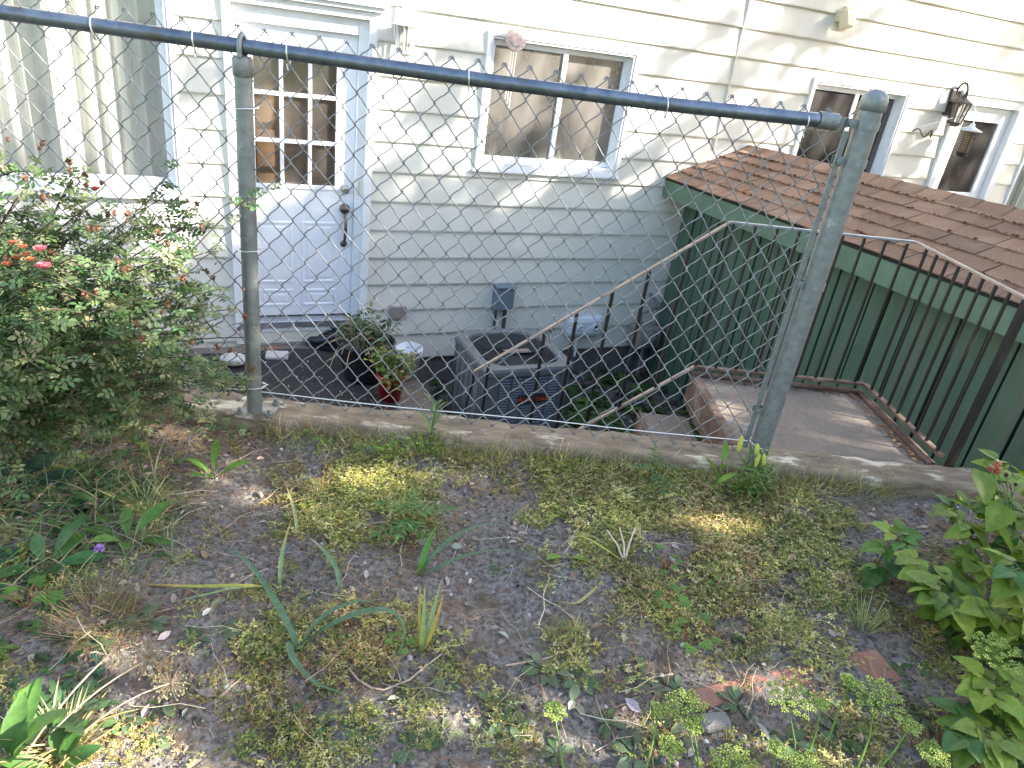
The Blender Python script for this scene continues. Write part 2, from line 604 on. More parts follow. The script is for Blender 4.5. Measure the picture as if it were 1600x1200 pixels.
# ------------------------------------------------------------------ house
house = thing('house', hp(3, -1, ZL), 'cream sided house with white doors and windows behind the chain link fence', 'house')
H_U0, H_U1, H_TOP = -7.0, 15.0, 3.2
BWIN = (-3.0, 0.0, -1.335, .16)       # big curtained window
DOOR = (.30, 1.32, -2.475, -.03)
WINM = (2.157, 3.475, -1.03, -.05)
WINR = (5.41, 6.70, -1.02, -.06)
DOOR2 = (7.42, 8.52, -2.2, -.0)
WINF = (8.86, 10.4, -1.5, -.0)
OPEN = [BWIN, DOOR, WINM, WINR, DOOR2, WINF]
b = MB()
z = -2.705
EXP = .2275
while z < H_TOP:
    z1 = z + EXP
    cuts = sorted({z, z1} | {c for o in OPEN for c in o[2:] if z < c < z1})
    for a, c in zip(cuts[:-1], cuts[1:]):
        mid = (a + c) / 2
        blocks = sorted((o[0], o[1]) for o in OPEN if o[2] < mid < o[3])
        iv, u = [], H_U0
        for (p, q) in blocks:
            if p > u: iv.append((u, p))
            u = max(u, q)
        iv.append((u, H_U1))
        da = .020 - .018 * (a - z) / EXP
        dc = .020 - .018 * (c - z) / EXP
        for (p, q) in iv:
            nseg = max(1, int((q - p) / .6))
            us = np.linspace(p, q, nseg + 1)
            for k in range(nseg):
                w0 = .0012 * math.sin(us[k] * 3.1 + z * 9)
                w1 = .0012 * math.sin(us[k + 1] * 3.1 + z * 9)
                b.add([hp(us[k], da + w0, a), hp(us[k + 1], da + w1, a), hp(us[k + 1], dc + w1, c), hp(us[k], dc + w0, c)], [(0, 1, 2, 3)])
                if a == z:
                    b.add([hp(us[k], 0, a), hp(us[k + 1], 0, a), hp(us[k + 1], da + w1, a), hp(us[k], da + w0, a)], [(0, 1, 2, 3)])
                    # rolled lower edge
                    b.add([hp(us[k], da + w0 + .001, a), hp(us[k + 1], da + w1 + .001, a), hp(us[k + 1], da + w1 + .003, a + .012), hp(us[k], da + w0 + .003, a + .012)], [(0, 1, 2, 3)])
    z = z1
sid = b.build('siding', M['siding'], house)
b = MB()                                      # backing wall with the same openings, so no light leaks in
zs = sorted({-2.72, H_TOP} | {c for o in OPEN for c in o[2:]})
for a, c in zip(zs[:-1], zs[1:]):
    blocks = sorted((o[0], o[1]) for o in OPEN if o[2] < (a + c) / 2 < o[3])
    u = H_U0
    for (p, q) in blocks + [(H_U1, H_U1)]:
        if p > u: b.hbox(u, p, -.14, -.004, a, c)
        u = max(u, q)
b.build('wall', M['siding'], house)
MB().hbox(H_U0, H_U1, -.14, -.012, -3.3, -2.722).build('foundation', M['foundation'], house)
b = MB()
b.hbox(H_U0 - .3, H_U1 + .3, -6, .30, H_TOP, H_TOP + .12)
b.build('roof', M['shingle'], house)
b = MB()
b.hbox(H_U0, H_U1, -6, -5.9, -3.2, H_TOP)
b.hbox(H_U0, H_U0 + .1, -5.9, -.14, -3.2, H_TOP)
b.hbox(H_U1 - .1, H_U1, -5.9, -.14, -3.2, H_TOP)
b.hbox(H_U0, H_U1, -5.9, -.14, -3.3, -3.2)
b.build('rear_wall', M['siding'], house)
b = MB().hbox(4.452, 4.463, .0, .026, -.75, H_TOP)
b.build('joint_strip', M['siding'], house)


def room(u0, u1, z0, z1, depth, mat, nm='room'):
    b = MB()
    e = .3
    c = [hp(u0 - e, -.15, z0 - e), hp(u1 + e, -.15, z0 - e), hp(u1 + e, -.15, z1 + e), hp(u0 - e, -.15, z1 + e)]
    d = [hp(u0 - e, -depth, z0 - e), hp(u1 + e, -depth, z0 - e), hp(u1 + e, -depth, z1 + e), hp(u0 - e, -depth, z1 + e)]
    b.add(c + d, [(4, 5, 6, 7), (0, 1, 5, 4), (1, 2, 6, 5), (2, 3, 7, 6), (3, 0, 4, 7)])
    return b.build(nm, mat, house)


def frame_bars(b, u0, u1, z0, z1, w, d0, d1):
    b.hbox(u0, u0 + w, d0, d1, z0, z1)
    b.hbox(u1 - w, u1, d0, d1, z0, z1)
    b.hbox(u0 + w, u1 - w, d0, d1, z0, z0 + w)
    b.hbox(u0 + w, u1 - w, d0, d1, z1 - w, z1)
    return b


def window(box, panes, glass='glass', fw=.035, sash=.045, screen=None):
    u0, u1, z0, z1 = box
    b = MB()
    frame_bars(b, u0 - .012, u1 + .012, z0 - .012, z1 + .012, fw, -.13, .034)
    w = b.build('window', M['trim'], house, bevel=.004)
    b = MB()
    frame_bars(b, u0 + fw - .01, u1 - fw + .01, z0 + fw - .01, z1 - fw + .01, .016, -.06, .024)
    b.hbox(u0 - .03, u1 + .03, .0, .050, z0 - .035, z0 - .013)
    b.build('sill', M['trim'], w, bevel=.002)
    for i, (a, c) in enumerate(panes):
        off = -.02 if i % 2 == 0 else -.055
        b = MB()
        frame_bars(b, a, c, z0 + fw + .008, z1 - fw - .008, sash, off - .028, off)
        s_ = b.build('sash', M['trim'], w, bevel=.003)
        MB().hbox(a + sash - .004, c - sash + .004, off - .018, off - .014, z0 + fw + sash, z1 - fw - sash).build('pane', M[glass], w)
    return w


window(BWIN, [(-2.96, -.62), (-.655, -.036)], sash=.05)
window(WINM, [(2.19, 2.86), (2.80, 3.44)], glass='screen', sash=.042)
window(WINR, [(5.445, 6.07), (6.03, 6.665)], glass='dimmed')
window(WINF, [(8.90, 9.6), (9.56, 10.36)])
room(BWIN[0], BWIN[1], BWIN[2], BWIN[3], 1.6, M['sheer'])
room(WINM[0], WINM[1], WINM[2], WINM[3], 1.3, M['brownroom'])
room(WINR[0], WINR[1], WINR[2], WINR[3], 1.4, M['darkroom'])
room(DOOR[0] + .1, DOOR[1] - .1, -1.6, -.2, .30, M['brownroom'])
room(DOOR2[0] + .1, DOOR2[1] - .1, -1.8, -.2, 1.5, M['darkroom'])
room(WINF[0], WINF[1], WINF[2], WINF[3], 1.2, M['sheer'])


def curtain(u0, u1, z0, z1, d, amp, per, mat, label, seed=0):
    n = max(20, int((u1 - u0) / .006))
    us = np.linspace(u0, u1, n)
    r = np.random.default_rng(seed)
    ph = np.cumsum(r.uniform(.5, 1.6, n)) * (u1 - u0) / n * 2 * math.pi / per
    dd = d + amp * np.sin(ph) + .25 * amp * np.sin(ph * 2.3 + 1)
    b = MB()
    V = np.concatenate([[hp(u, e, z0) for u, e in zip(us, dd)], [hp(u, e * 1.0, z1) for u, e in zip(us, dd)]])
    F = [(i, i + 1, n + i + 1, n + i) for i in range(n - 1)]
    b.add(V, F)
    return b.build('curtain', mat, smooth=True, label=label, cat='curtain')


curtain(-2.98, -.02, -1.4, .2, -.175, .026, .12, M['curtain'], 'cream pleated curtain filling the big window left of the door')
curtain(5.45, 5.66, -1.1, 0, -.20, .02, .10, M['sheer'], 'pale curtain panel in the window over the shed, left of two', 1)
curtain(6.35, 6.68, -1.1, 0, -.22, .02, .10, M['curtain'], 'pale curtain edge at the right side of the window over the shed', 2)
curtain(8.88, 10.38, -1.5, 0, -.22, .03, .14, M['sheer'], 'sheer curtain in the window at the far right edge', 3)
curtain(8.16, 8.42, -2.2, -.2, -.30, .02, .09, M['sheer'], 'grey curtain strip hanging behind the dark glazed storm door', 5)
MB().hbox(3.26, 3.42, -.20, -.19, -.98, -.50).build('paper_sheet', M['whiteplastic'], label='white sheet of paper standing inside the sliding window', cat='paper')

# --- front door
fr = MB()
frame_bars(fr, .300, 1.318, -2.40, -.03, .055, -.13, .040)
dfr = fr.build('door_frame', M['trim'], house, bevel=.004)
b = MB()
b.hbox(.350, .372, -.13, -.012, -2.30, -.085)
b.hbox(1.202, 1.264, -.13, -.012, -2.30, -.085)
b.hbox(.372, 1.202, -.13, -.012, -.19, -.085)
b.build('jamb', M['trim'], dfr, bevel=.003)
b = MB()
b.hbox(.27, 1.35, .0, .075, -.03, .0)
b.hbox(.25, 1.37, .0, .10, .0, .028)
b.build('head_cap', M['trim'], dfr, bevel=.004)
MB().hbox(.33, 1.285, -.13, .055, -2.36, -2.305).build('threshold', M['alu'], dfr, bevel=.006)
MB().hbox(.30, 1.32, -.12, .032, -2.50, -2.38).build('skirt_board', M['siding'], dfr, bevel=.003)
b = MB()
D0, D1 = -.095, -.052
L0, L1, LZ0, LZ1 = .478, 1.068, -1.262, -.305
b.hbox(.374, L0, D0, D1, -2.295, -.192)
b.hbox(L1, 1.200, D0, D1, -2.295, -.192)
b.hbox(L0, L1, D0, D1, -2.295, LZ0)
b.hbox(L0, L1, D0, D1, LZ1, -.192)
door = b.build('door', M['door'], house, bevel=.002)
b = MB()
frame_bars(b, L0 - .018, L1 + .018, LZ0 - .018, LZ1 + .018, .030, D1 - .01, D1 + .012)
for k in (1, 2):
    uu = L0 + (L1 - L0) * k / 3
    b.hbox(uu - .013, uu + .013, D1 - .02, D1 + .006, LZ0, LZ1)
    zz = LZ0 + (LZ1 - LZ0) * k / 3
    b.hbox(L0, L1, D1 - .0195, D1 + .0055, zz - .013, zz + .013)
b.build('muntins', M['door'], door, bevel=.002)
MB().hbox(L0, L1, D1 - .030, D1 - .025, LZ0, LZ1).build('pane', M['sunglass'], door)
b = MB()
for (u0, u1) in ((.475, .745), (.81, 1.08)):
    for (z0, z1) in ((-2.02, -1.53), (-2.215, -2.075)):
        frame_bars(b, u0, u1, z0, z1, .020, D1 - .004, D1 + .006)
        b.hbox(u0 + .045, u1 - .045, D1 - .004, D1 + .005, z0 + .04, z1 - .04)
b.build('panel_moulding', M['door'], door, bevel=.004)
RY = np.column_stack([HU, [0, 0, 1.0], HN])   # lathe axis pointing into wall -> use -HN outwards
RO = np.column_stack([HU, [0, 0, 1.0], -HN])
b = MB()
b.lathe([(0.001, .035), (.02, .035), (.030, .028), (.032, .0)], hp(1.135, D1, -1.27), 20, RO)
b.build('deadbolt', M['brass'], door, smooth=True)
b = MB()
b.lathe([(0.001, .03), (.028, .03), (.038, .02), (.040, .0)], hp(1.135, D1, -1.42), 20, RO)
b.ball(hp(1.135, D1 + .05, -1.405), (.024, .024, .02))
b.tube([hp(1.135, D1 + .02, -1.46), hp(1.135, D1 + .06, -1.50), hp(1.135, D1 + .065, -1.57), hp(1.135, D1 + .045, -1.64), hp(1.135, D1 + .012, -1.69)], [.011, .012, .013, .011, .010], 10)
b.lathe([(0.001, .015), (.022, .015), (.028, .0)], hp(1.135, D1, -1.70), 16, RO)
b.build('handle', M['bronze'], door, smooth=True)
MB().hbox(1.222, 1.24, -.012, -.006, -1.30, -1.19).build('strike_plate', M['beige'], dfr)

# --- storm door on the right
b = MB()
frame_bars(b, DOOR2[0], DOOR2[1], DOOR2[2], DOOR2[3], .10, -.13, .045)
b.hbox(DOOR2[0] - .02, DOOR2[1] + .02, .0, .065, -.005, .028)
d2f = b.build('door_frame', M['trim'], house, bevel=.004)
b = MB()
frame_bars(b, 7.525, 8.415, -2.15, -.105, .15, -.06, -.02)
b.hbox(7.675, 8.265, -.06, -.022, -1.06, -1.01)
d2 = b.build('storm_door', M['door'], house, bevel=.003)
MB().hbox(7.675, 8.265, -.045, -.040, -2.0, -.255).build('pane', M['dimmed'], d2)

# --- things fixed to the wall
b = MB()
b.hbox(1.515, 1.66, .0, .045, -2.33, -2.215)
v = b.build('vent_cover', M['concrete'], label='small brown dryer vent hood on the siding right of the white door', cat='vent', bevel=.008)
box = thing('disconnect_box', hp(2.53, .05, -2.26), 'grey electrical box mounted on the siding above the air conditioner', 'electrical box')
MB().hbox(2.445, 2.615, .0, .11, -2.245, -2.035).build('case', M['greybox'], box, bevel=.006)
MB().hbox(2.438, 2.622, .0, .125, -2.040, -2.024).build('lid', M['greybox'], box, bevel=.004)
b = MB()
b.tube([hp(2.475, .06, -2.245), hp(2.48, .06, -2.5), hp(2.46, .14, -2.62)], .013, 8)
b.build('conduit', M['pipe'], box, smooth=True)
b = MB().tube([hp(2.565, .06, -2.245), hp(2.57, .06, -2.45), hp(2.56, .16, -2.62)], .018, 8)
b.build('conduit', M['pipe'], box, smooth=True)
# white oval box with two ports
mt = thing('utility_box', hp(3.41, .05, -2.55), 'white rounded plastic box with two round ports on the siding beside the shed', 'utility box')
b = MB()
b.hbox(3.215, 3.605, .0, .13, -2.54, -2.335)
b.build('case', M['whiteplastic'], mt, bevel=.045)
for uu, nm in ((3.33, .026), (3.50, .036)):
    b = MB()
    b.lathe([(nm * .5, .01), (nm * .6, .022), (nm, .02), (nm * 1.1, .0)], hp(uu, .13, -2.43), 18, RO)
    p = b.build('port', M['whiteplastic'], mt, smooth=True)
    MB().lathe([(.001, .004), (nm * .5, .004)], hp(uu, .131, -2.43), 14, RO).build('socket', M['blackplastic'], p)
b = MB()
b.tube([hp(3.36, .07, -2.54), hp(3.355, .07, -2.62), hp(3.35, .09, -2.75)], .012, 8)
b.build('spout', M['whiteplastic'], mt, smooth=True)
b = MB()
b.tube([hp(3.04, .0, -2.47), hp(3.04, .10, -2.48), hp(3.04, .13, -2.53)], .014, 8)
b.lathe([(.002, .0), (.03, .0), (.03, .01), (.002, .012)], hp(3.04, .10, -2.445), 10)
tp = b.build('garden_tap', M['brass'], smooth=True, label='small brass garden tap on the wall between air conditioner and white box', cat='tap')
b = MB().ball(hp(3.0, .17, -2.6), (.05, .03, .03))
b.tube([hp(3.03, .15, -2.55), hp(3.0, .2, -2.62), hp(3.06, .18, -2.72)], .012, 6)
b.build('hose_end', material('blue_hose', lin(.08, .25, .42), None, rough=.4), smooth=True, label='bright blue hose end hanging under the garden tap', cat='hose')
gm = thing('gas_meter', hp(4.02, .2, -2.75), 'grey brown gas meter with pipes in the corner beside the green shed', 'gas meter')
b = MB().hbox(3.90, 4.16, .10, .30, -2.62, -2.40)
b.build('meter_case', M['concrete'], gm, bevel=.03)
b = MB().lathe([(.001, .05), (.07, .04), (.09, .0)], hp(4.03, .30, -2.50), 18, RO)
b.build('dial', M['stone'], gm, smooth=True)
b = MB()
b.tube([hp(3.94, .2, -2.40), hp(3.94, .2, -2.28), hp(4.1, .2, -2.22), hp(4.16, .12, -2.22)], .016, 8)
b.tube([hp(4.12, .2, -2.40), hp(4.12, .2, -2.2), hp(4.12, .02, -2.15)], .016, 8)
b.tube([hp(4.05, .2, -2.62), hp(4.05, .2, -3.1)], .02, 8)
b.build('pipe', M['stone'], gm, smooth=True)
# wedge floodlight/sensor
b = MB().hbox(5.44, 5.50, .0, .10, .42, .52).hbox(5.50, 5.64, .0, .06, .39, .55)
b.box(hp(5.47, .12, .44), (.07, .10, .14), HR @ np.array(Matrix.Rotation(rad(25), 3, 'X')))
b.build('wall_sensor', M['beige'], label='small beige plastic sensor box high on the siding above the shed roof', cat='sensor', bevel=.006)


def wall_lantern(u, z, s, label, mats, d=.13):
    L = thing('wall_lantern', hp(u, d, z - .3 * s), label, 'lantern')
    b = MB().hbox(u - .055 * s, u + .055 * s, .0, .03, z - .20 * s, z + .02 * s)
    b.build('back_plate', M[mats[0]], L, bevel=.008)
    b = MB()
    t = np.linspace(0, 1.35 * math.pi, 14)
    b.tube([hp(u, .02 + .5 * d * (1 - math.cos(x)) * 1.0, z - .02 * s + .10 * s * math.sin(x)) for x in t], .010 * s, 8)
    b.tube([hp(u, .02 + d * .9, z + .02 * s), hp(u, d, z - .03 * s)], .009, 8)
    b.build('bracket', M[mats[0]], L, smooth=True)
    RL = HR
    b = MB().lathe([(.001, .0), (.018, -.01), (.03, -.03), (.095, -.065), (.10, -.075), (.085, -.075)], hp(u, d, z - .01 * s), 8, RL * s)
    b.build('cap', M[mats[1]], L)
    b = MB()
    for k in range(8):
        a = 2 * math.pi * (k + .5) / 8
        p0 = hp(u + .078 * s * math.cos(a), d + .078 * s * math.sin(a), z - .085 * s)
        p1 = hp(u + .055 * s * math.cos(a), d + .055 * s * math.sin(a), z - .25 * s)
        b.tube([p0, p1], .006 * s, 6)
    b.lathe([(.058, -.245), (.062, -.26), (.03, -.28), (.001, -.285)], hp(u, d, z), 8, RL * s)
    b.build('cage', M[mats[0]], L)
    b = MB().lathe([(.072, -.08), (.05, -.25)], hp(u, d, z), 8, RL * s)
    b.build('glass', M['screen'], L)
    return L


wall_lantern(1.49, .0, 1.0, 'cream wall lantern beside the top right corner of the white front door', ('whiteplastic', 'trim'))
wall_lantern(7.34, .0, 1.15, 'dark topped carriage lantern left of the storm door', ('zap', 'zap'))
# bug zapper hanging off a bracket
zp = thing('bug_zapper', hp(7.46, .25, -.62), 'round cage bug zapper with white lid hanging by the storm door', 'bug zapper')
b = MB().lathe([(.001, .06), (.02, .05), (.03, .02), (.11, -.01), (.11, -.02), (.06, -.02)], hp(7.46, .25, -.32), 20, HR)
b.build('lid', M['whiteplastic'], zp, smooth=True)
b = MB()
for k in range(9):
    zz = -.36 - k * .022
    rr = .075 - .0015 * k
    t = np.linspace(0, 2 * math.pi, 21)
    b.tube([hp(7.46 + rr * math.cos(x), .25 + rr * math.sin(x), zz) for x in t], .004, 5, cap=False)
for k in range(6):
    a = k * math.pi / 3
    b.tube([hp(7.46 + .075 * math.cos(a), .25 + .075 * math.sin(a), -.34), hp(7.46 + .063 * math.cos(a), .25 + .063 * math.sin(a), -.55)], .004, 5)
b.build('cage', M['zap'], zp)
MB().lathe([(.05, -.34), (.05, -.55)], hp(7.46, .25, 0), 12, HR).build('core', M['brownroom'], zp, smooth=True)
MB().lathe([(.066, -.55), (.06, -.59), (.03, -.60), (.001, -.60)], hp(7.46, .25, 0), 16, HR).build('base', M['blackplastic'], zp, smooth=True)
b = MB()
b.tube([hp(7.46, .25, -.27), hp(7.50, .22, -.18), hp(7.46, .18, -.10), hp(7.40, .14, -.06)], .006, 6)
b.tube([hp(7.46, .22, -.17), hp(7.2, .12, -.27), hp(7.0, .06, -.36)], .006, 6)
b.build('cord', M['cord'], zp, smooth=True)
t = np.linspace(0, 1, 24)
b = MB().tube([hp(6.88 + .28 * x, .05 + .09 * abs(math.sin(x * math.pi)), -.42 + .035 * math.sin(x * 14)) for x in t], .007, 6)
b.build('wire_hook', M['zap'], smooth=True, label='bent black wire hook on the siding left of the bug zapper', cat='hook')
# chime
ch = thing('wind_chime', hp(2.345, .10, -.5), 'clay disc wind chime with three rods hanging over the sliding window', 'wind chime')
b = MB().lathe([(.001, .012), (.045, .014), (.055, .010), (.082, .008), (.086, .0), (.082, -.008), (.001, -.010)], hp(2.345, .09, -.075), 28, RO)
b.build('disc', M['plaque'], ch)
b = MB().tube([hp(2.335, .03, .13), hp(2.335, .08, .125), hp(2.338, .09, .01)], .003, 5)
b.build('hook', M['stone'], ch)
for k in range(3):
    b = MB().tube([hp(2.315 + .022 * k, .09, -.16), hp(2.312 + .020 * k, .09, -.50 - .03 * k)], .0045, 8)
    b.build('rod', M['tie'], ch, smooth=True)

# ------------------------------------------------------------------ leaf templates


def leaf_t(L=1.0, W=.5, n=5, fold=.15, droop=.25, tip=1.0, peak=.4, serr=0, petiole=0):
    """leaf along +Y, n segments, three columns"""
    t = np.linspace(0, 1, n + 1)
    k = math.log(.5) / math.log(peak)
    w = W * .5 * np.sin(math.pi * np.clip(t ** k, 0, 1)) ** (.8)
    w[0] = W * .04
    w[-1] = 0.001
    if serr:
        w = w * (1 + serr * np.where(np.arange(n + 1) % 2 == 0, 1, -1) * (t > .05) * (t < .97))
    y = t * L
    z = -droop * L * t ** 2
    V = []
    for i in range(n + 1):
        V += [(-w[i], y[i] - serr * .2 * w[i], z[i] + fold * w[i] * 2), (0, y[i], z[i]), (w[i], y[i] - serr * .2 * w[i], z[i] + fold * w[i] * 2)]
    F = []
    for i in range(n):
        a = 3 * i
        F += [(a, a + 1, a + 4, a + 3), (a + 1, a + 2, a + 5, a + 4)]
    V = np.array(V)
    V[:, 1] += petiole
    return V, np.array(F)


def merge(*parts):
    V, F, K, n = [], [], [], 0
    for p in parts:
        V.append(p[0]); F.append(np.asarray(p[1]) + n); n += len(p[0])
        K.append(p[2] if len(p) > 2 else np.ones((len(p[1]), 3)))
    return np.vstack(V), np.vstack(F), np.vstack(K)


def xf(t, pos=(0, 0, 0), d=(0, 1, 0), roll=0, s=1.0, up=(0, 0, 1), col=None):
    m = MB().scatter((t[0], t[1]), [pos], [d], np.array([roll]), s, None, up=[up])
    K = np.ones((len(t[1]), 3)) if col is None else np.tile(col, (len(t[1]), 1))
    return m.V[0], m.F[0], K


def strip_t(pts, w, seg=3):
    m = MB().tube(pts, w, seg, cap=False)
    return m.V[0], m.F[0], np.ones((len(m.F[0]), 3))


def rdir(n, zlo=-1, zhi=1, r=rng):
    a = r.uniform(0, 2 * math.pi, n)
    z = r.uniform(zlo, zhi, n)
    q = np.sqrt(1 - z * z)
    return np.column_stack([q * np.cos(a), q * np.sin(a), z])


def tints(n, base, var=.25, r=rng):
    """small random changes round a base colour; base may be a list to pick from"""
    base = np.asarray(base, float).reshape(-1, 3)
    c = base[r.integers(0, len(base), n)]
    return np.clip(c * (1 + r.normal(0, var, (n, 1))) * (1 + r.normal(0, var * .25, (n, 3))), .005, .95)


SM = leaf_t(1, .55, 2, .2, .2)
MD = leaf_t(1, .55, 4, .18, .25)
SMr = leaf_t(1, .8, 2, .12, .1, peak=.55)


# ------------------------------------------------------------------ porch and things on it
MB().hbox(-.05, 1.57, .0, 1.55, -3.2, -2.525).build('porch_slab', M['slab'], label=None, kind='structure', bevel=.01)
MB().hbox(-6.0, -.053, .0, 2.4, -3.2, -2.93).build('patio_slab', M['pale'], kind='structure', bevel=.01)
nu, nd = 60, 60
us = np.linspace(.02, 1.30, nu)
ds = np.linspace(.14, 1.56, nd)
V, idx = [], np.arange(nu * nd).reshape(nd, nu)
for d in ds:
    for u in us:
        V.append(hp(u + .012 * math.sin(d * 9), d + .012 * math.sin(u * 7), -2.515 + .004 * math.sin(u * 11 + d * 5) + .003 * math.sin(d * 23)))
F = np.column_stack([idx[:-1, :-1].ravel(), idx[:-1, 1:].ravel(), idx[1:, 1:].ravel(), idx[1:, :-1].ravel()])
MB().add(V, F).build('door_mat', M['mat'], smooth=True, label='large black rubber mat covering the concrete porch', cat='mat')
b = MB()
q_ = np.random.default_rng(8)
n = 420
pp = np.array([hp(u, d, -2.508) for u, d in zip(q_.uniform(.05, 1.5, n), 1.5 - np.abs(q_.normal(0, .9, n)) % 1.35)])
b.scatter(leaf_t(1, .55, 2, .3, -.2), pp, rdir(n, -.1, .25, q_), q_.uniform(-.6, .6, n), q_.uniform(.006, .028, n), tints(n, [(.45, .40, .33), (.25, .17, .10), (.6, .57, .52), (.15, .11, .08)], .25, q_))
b.build('porch_litter', M['bits'], kind='stuff', label='pale crumbs and dead leaves scattered on the black porch mat', cat='leaf litter')
# pale stones / paving pieces on the mat
b = MB()
b.box((-1.40, 5.10, -2.495), (.17, .12, .03), np.array(Matrix.Rotation(rad(12), 3, 'Z')))
b.build('paving_piece', M['pale'], label='flat pale paving piece on the black mat right of the fence post', cat='paving piece', bevel=.01)
b = MB().ball((-1.665, 4.90, -2.47), (.105, .085, .045), 14, 6)
b.build('pale_stone', M['pale'], smooth=True, label='rounded pale stone on the black mat left of the fence post', cat='stone')
MB().box((-1.47, 5.20, -2.495), (.10, .06, .035), np.array(Matrix.Rotation(rad(35), 3, 'Z'))).build('brick_piece', M['brick'], label='reddish brick piece behind the pale paving piece on the porch', cat='brick', bevel=.008)


def shoe(x, y, rz, label):
    z0 = -2.505
    sh = thing('shoe', (x, y, z0), label, 'shoe', 'black shoes on the porch')
    Rz = np.array(Matrix.Rotation(rz, 3, 'Z'))
    n, seg = 14, 14
    V = []
    for i in range(n + 1):
        t = i / n
        w = .045 * (math.sin(min(1, t * 1.25 + .12) * math.pi * .5) if t < .7 else 1 - ((t - .7) / .3) ** 2 * .6)
        w *= (1 if 0 < i < n else .35)
        h = .10 * (1 - t) ** 1.3 + .045
        h *= (1 if 0 < i < n else .4)
        for k in range(seg):
            a = 2 * math.pi * k / seg
            V.append((w * math.cos(a), (t - .5) * .29, .012 + max(0, h * (.5 + .5 * math.sin(a)))))
    V = np.array(V) @ Rz.T + np.array([x, y, z0])
    F = [(i * seg + j, i * seg + (j + 1) % seg, (i + 1) * seg + (j + 1) % seg, (i + 1) * seg + j) for i in range(n) for j in range(seg)]
    b = MB().add(V, F)
    b.build('upper', M['boot'], sh, smooth=True)
    a = np.linspace(0, 2 * math.pi, 24, endpoint=False)
    o = np.column_stack([.052 * np.cos(a), .152 * np.sin(a), 0 * a])
    V = np.vstack([o + [0, 0, 0], o + [0, 0, .022], [[0, 0, .022]], [[0, 0, 0]]]) @ Rz.T + np.array([x, y, z0 + .001])
    n = 24
    b = MB().add(V, [(i, (i + 1) % n, n + (i + 1) % n, n + i) for i in range(n)]).add(V, [(2 * n, n + i, n + (i + 1) % n) for i in range(n)])
    b.build('sole', M['blackplastic'], sh)
    b = MB().tube([np.array([x, y, z0 + .125]) + Rz @ np.array([.035 * math.cos(q), -.10 + .045 * math.sin(q), 0]) for q in np.linspace(0, 2 * math.pi, 16)], .008, 6)
    b.build('collar', M['blackplastic'], sh, smooth=True)


shoe(-1.10, 5.37, rad(75), 'black shoe nearer the camera lying on the porch mat by the door sill')
shoe(-1.13, 5.50, rad(95), 'black shoe farther back against the door sill on the porch')

# potted plants
def pot(x, y, z0, prof, mat, label, lipmat=None, name='plant_pot'):
    P = thing(name, (x, y, z0), label, 'pot')
    MB().lathe(prof, (x, y, z0), 28).build('pot_body', mat, P, smooth=True)
    rt, h = max(p[0] for p in prof), max(p[1] for p in prof)
    MB().lathe([(.001, h * .88), (rt * .93, h * .86)], (x, y, z0), 20).build('soil', M['yard'], P)
    return P


pr = [(.001, 0), (.145, 0), (.15, .02)] + [(.15 + .05 * k / 8 + (.006 if k % 2 else 0), .02 + .27 * k / 8) for k in range(1, 8)] + [(.215, .285), (.222, .30), (.205, .305), (.195, .26)]
pot(-.70, 4.93, -2.51, pr, M['blackplastic'], 'large black ribbed plastic pot with a straggly plant on the porch')
pot(-.465, 4.62, -2.51, [(.001, 0), (.075, 0), (.095, .17), (.105, .175), (.105, .205), (.098, .205), (.09, .15)], M['red'], 'bright red plastic pot on the edge of the black mat')
bk = thing('bucket', (-.385, 5.02, -2.52), 'white plastic bucket standing behind the red pot', 'bucket')
MB().lathe([(.001, 0), (.08, 0), (.10, .23), (.108, .235), (.108, .25), (.10, .25), (.078, .01)], (-.385, 5.02, -2.52), 26).build('pail', M['whiteplastic'], bk, smooth=True)
a = np.linspace(0, math.pi, 16)
MB().tube([(-.385 + .108 * math.cos(q), 5.02 - .10 * math.sin(q), -2.52 + .235 - .05 * math.sin(q)) for q in a], .003, 5).build('handle', M['tie'], bk)


def bushy(name, c, R, n, size, cols, label, cat, stems=10, z0=None, seed=1, tmpl=None, smat='twig', group=None):
    r = np.random.default_rng(seed)
    c = np.array(c, float)
    z0 = c[2] - R[2] if z0 is None else z0
    root = thing(name, (c[0], c[1], z0), label, cat, group)
    b, sb = MB(), MB()
    tips = []
    for k in range(stems):
        d = rdir(1, -.1, 1, r)[0] * np.array(R) * r.uniform(.6, 1.0)
        base = np.array([c[0] + d[0] * .15, c[1] + d[1] * .15, z0])
        tip = c + d
        mid = (base + tip) / 2 + np.array([0, 0, .15 * R[2]]) + r.normal(0, .05, 3) * np.array(R)
        t = np.linspace(0, 1, 8)[:, None]
        P = base * (1 - t) ** 2 + 2 * mid * t * (1 - t) + tip * t * t
        sb.tube(P, np.linspace(.004, .0015, 8), 5)
        tips.append(P)
    P = np.concatenate([p[2:] for p in tips])
    i = r.integers(0, len(P), n)
    pos = P[i] + r.normal(0, 1, (n, 3)) * np.array(R) * .16
    b.scatter(tmpl or MD, pos, rdir(n, -.3, .7, r), r.uniform(-.8, .8, n), size * r.uniform(.6, 1.25, n), tints(n, cols, .25, r))
    sb.build('stems', M[smat], root, smooth=True)
    b.build('leaves', M['leaf'], root)
    return root


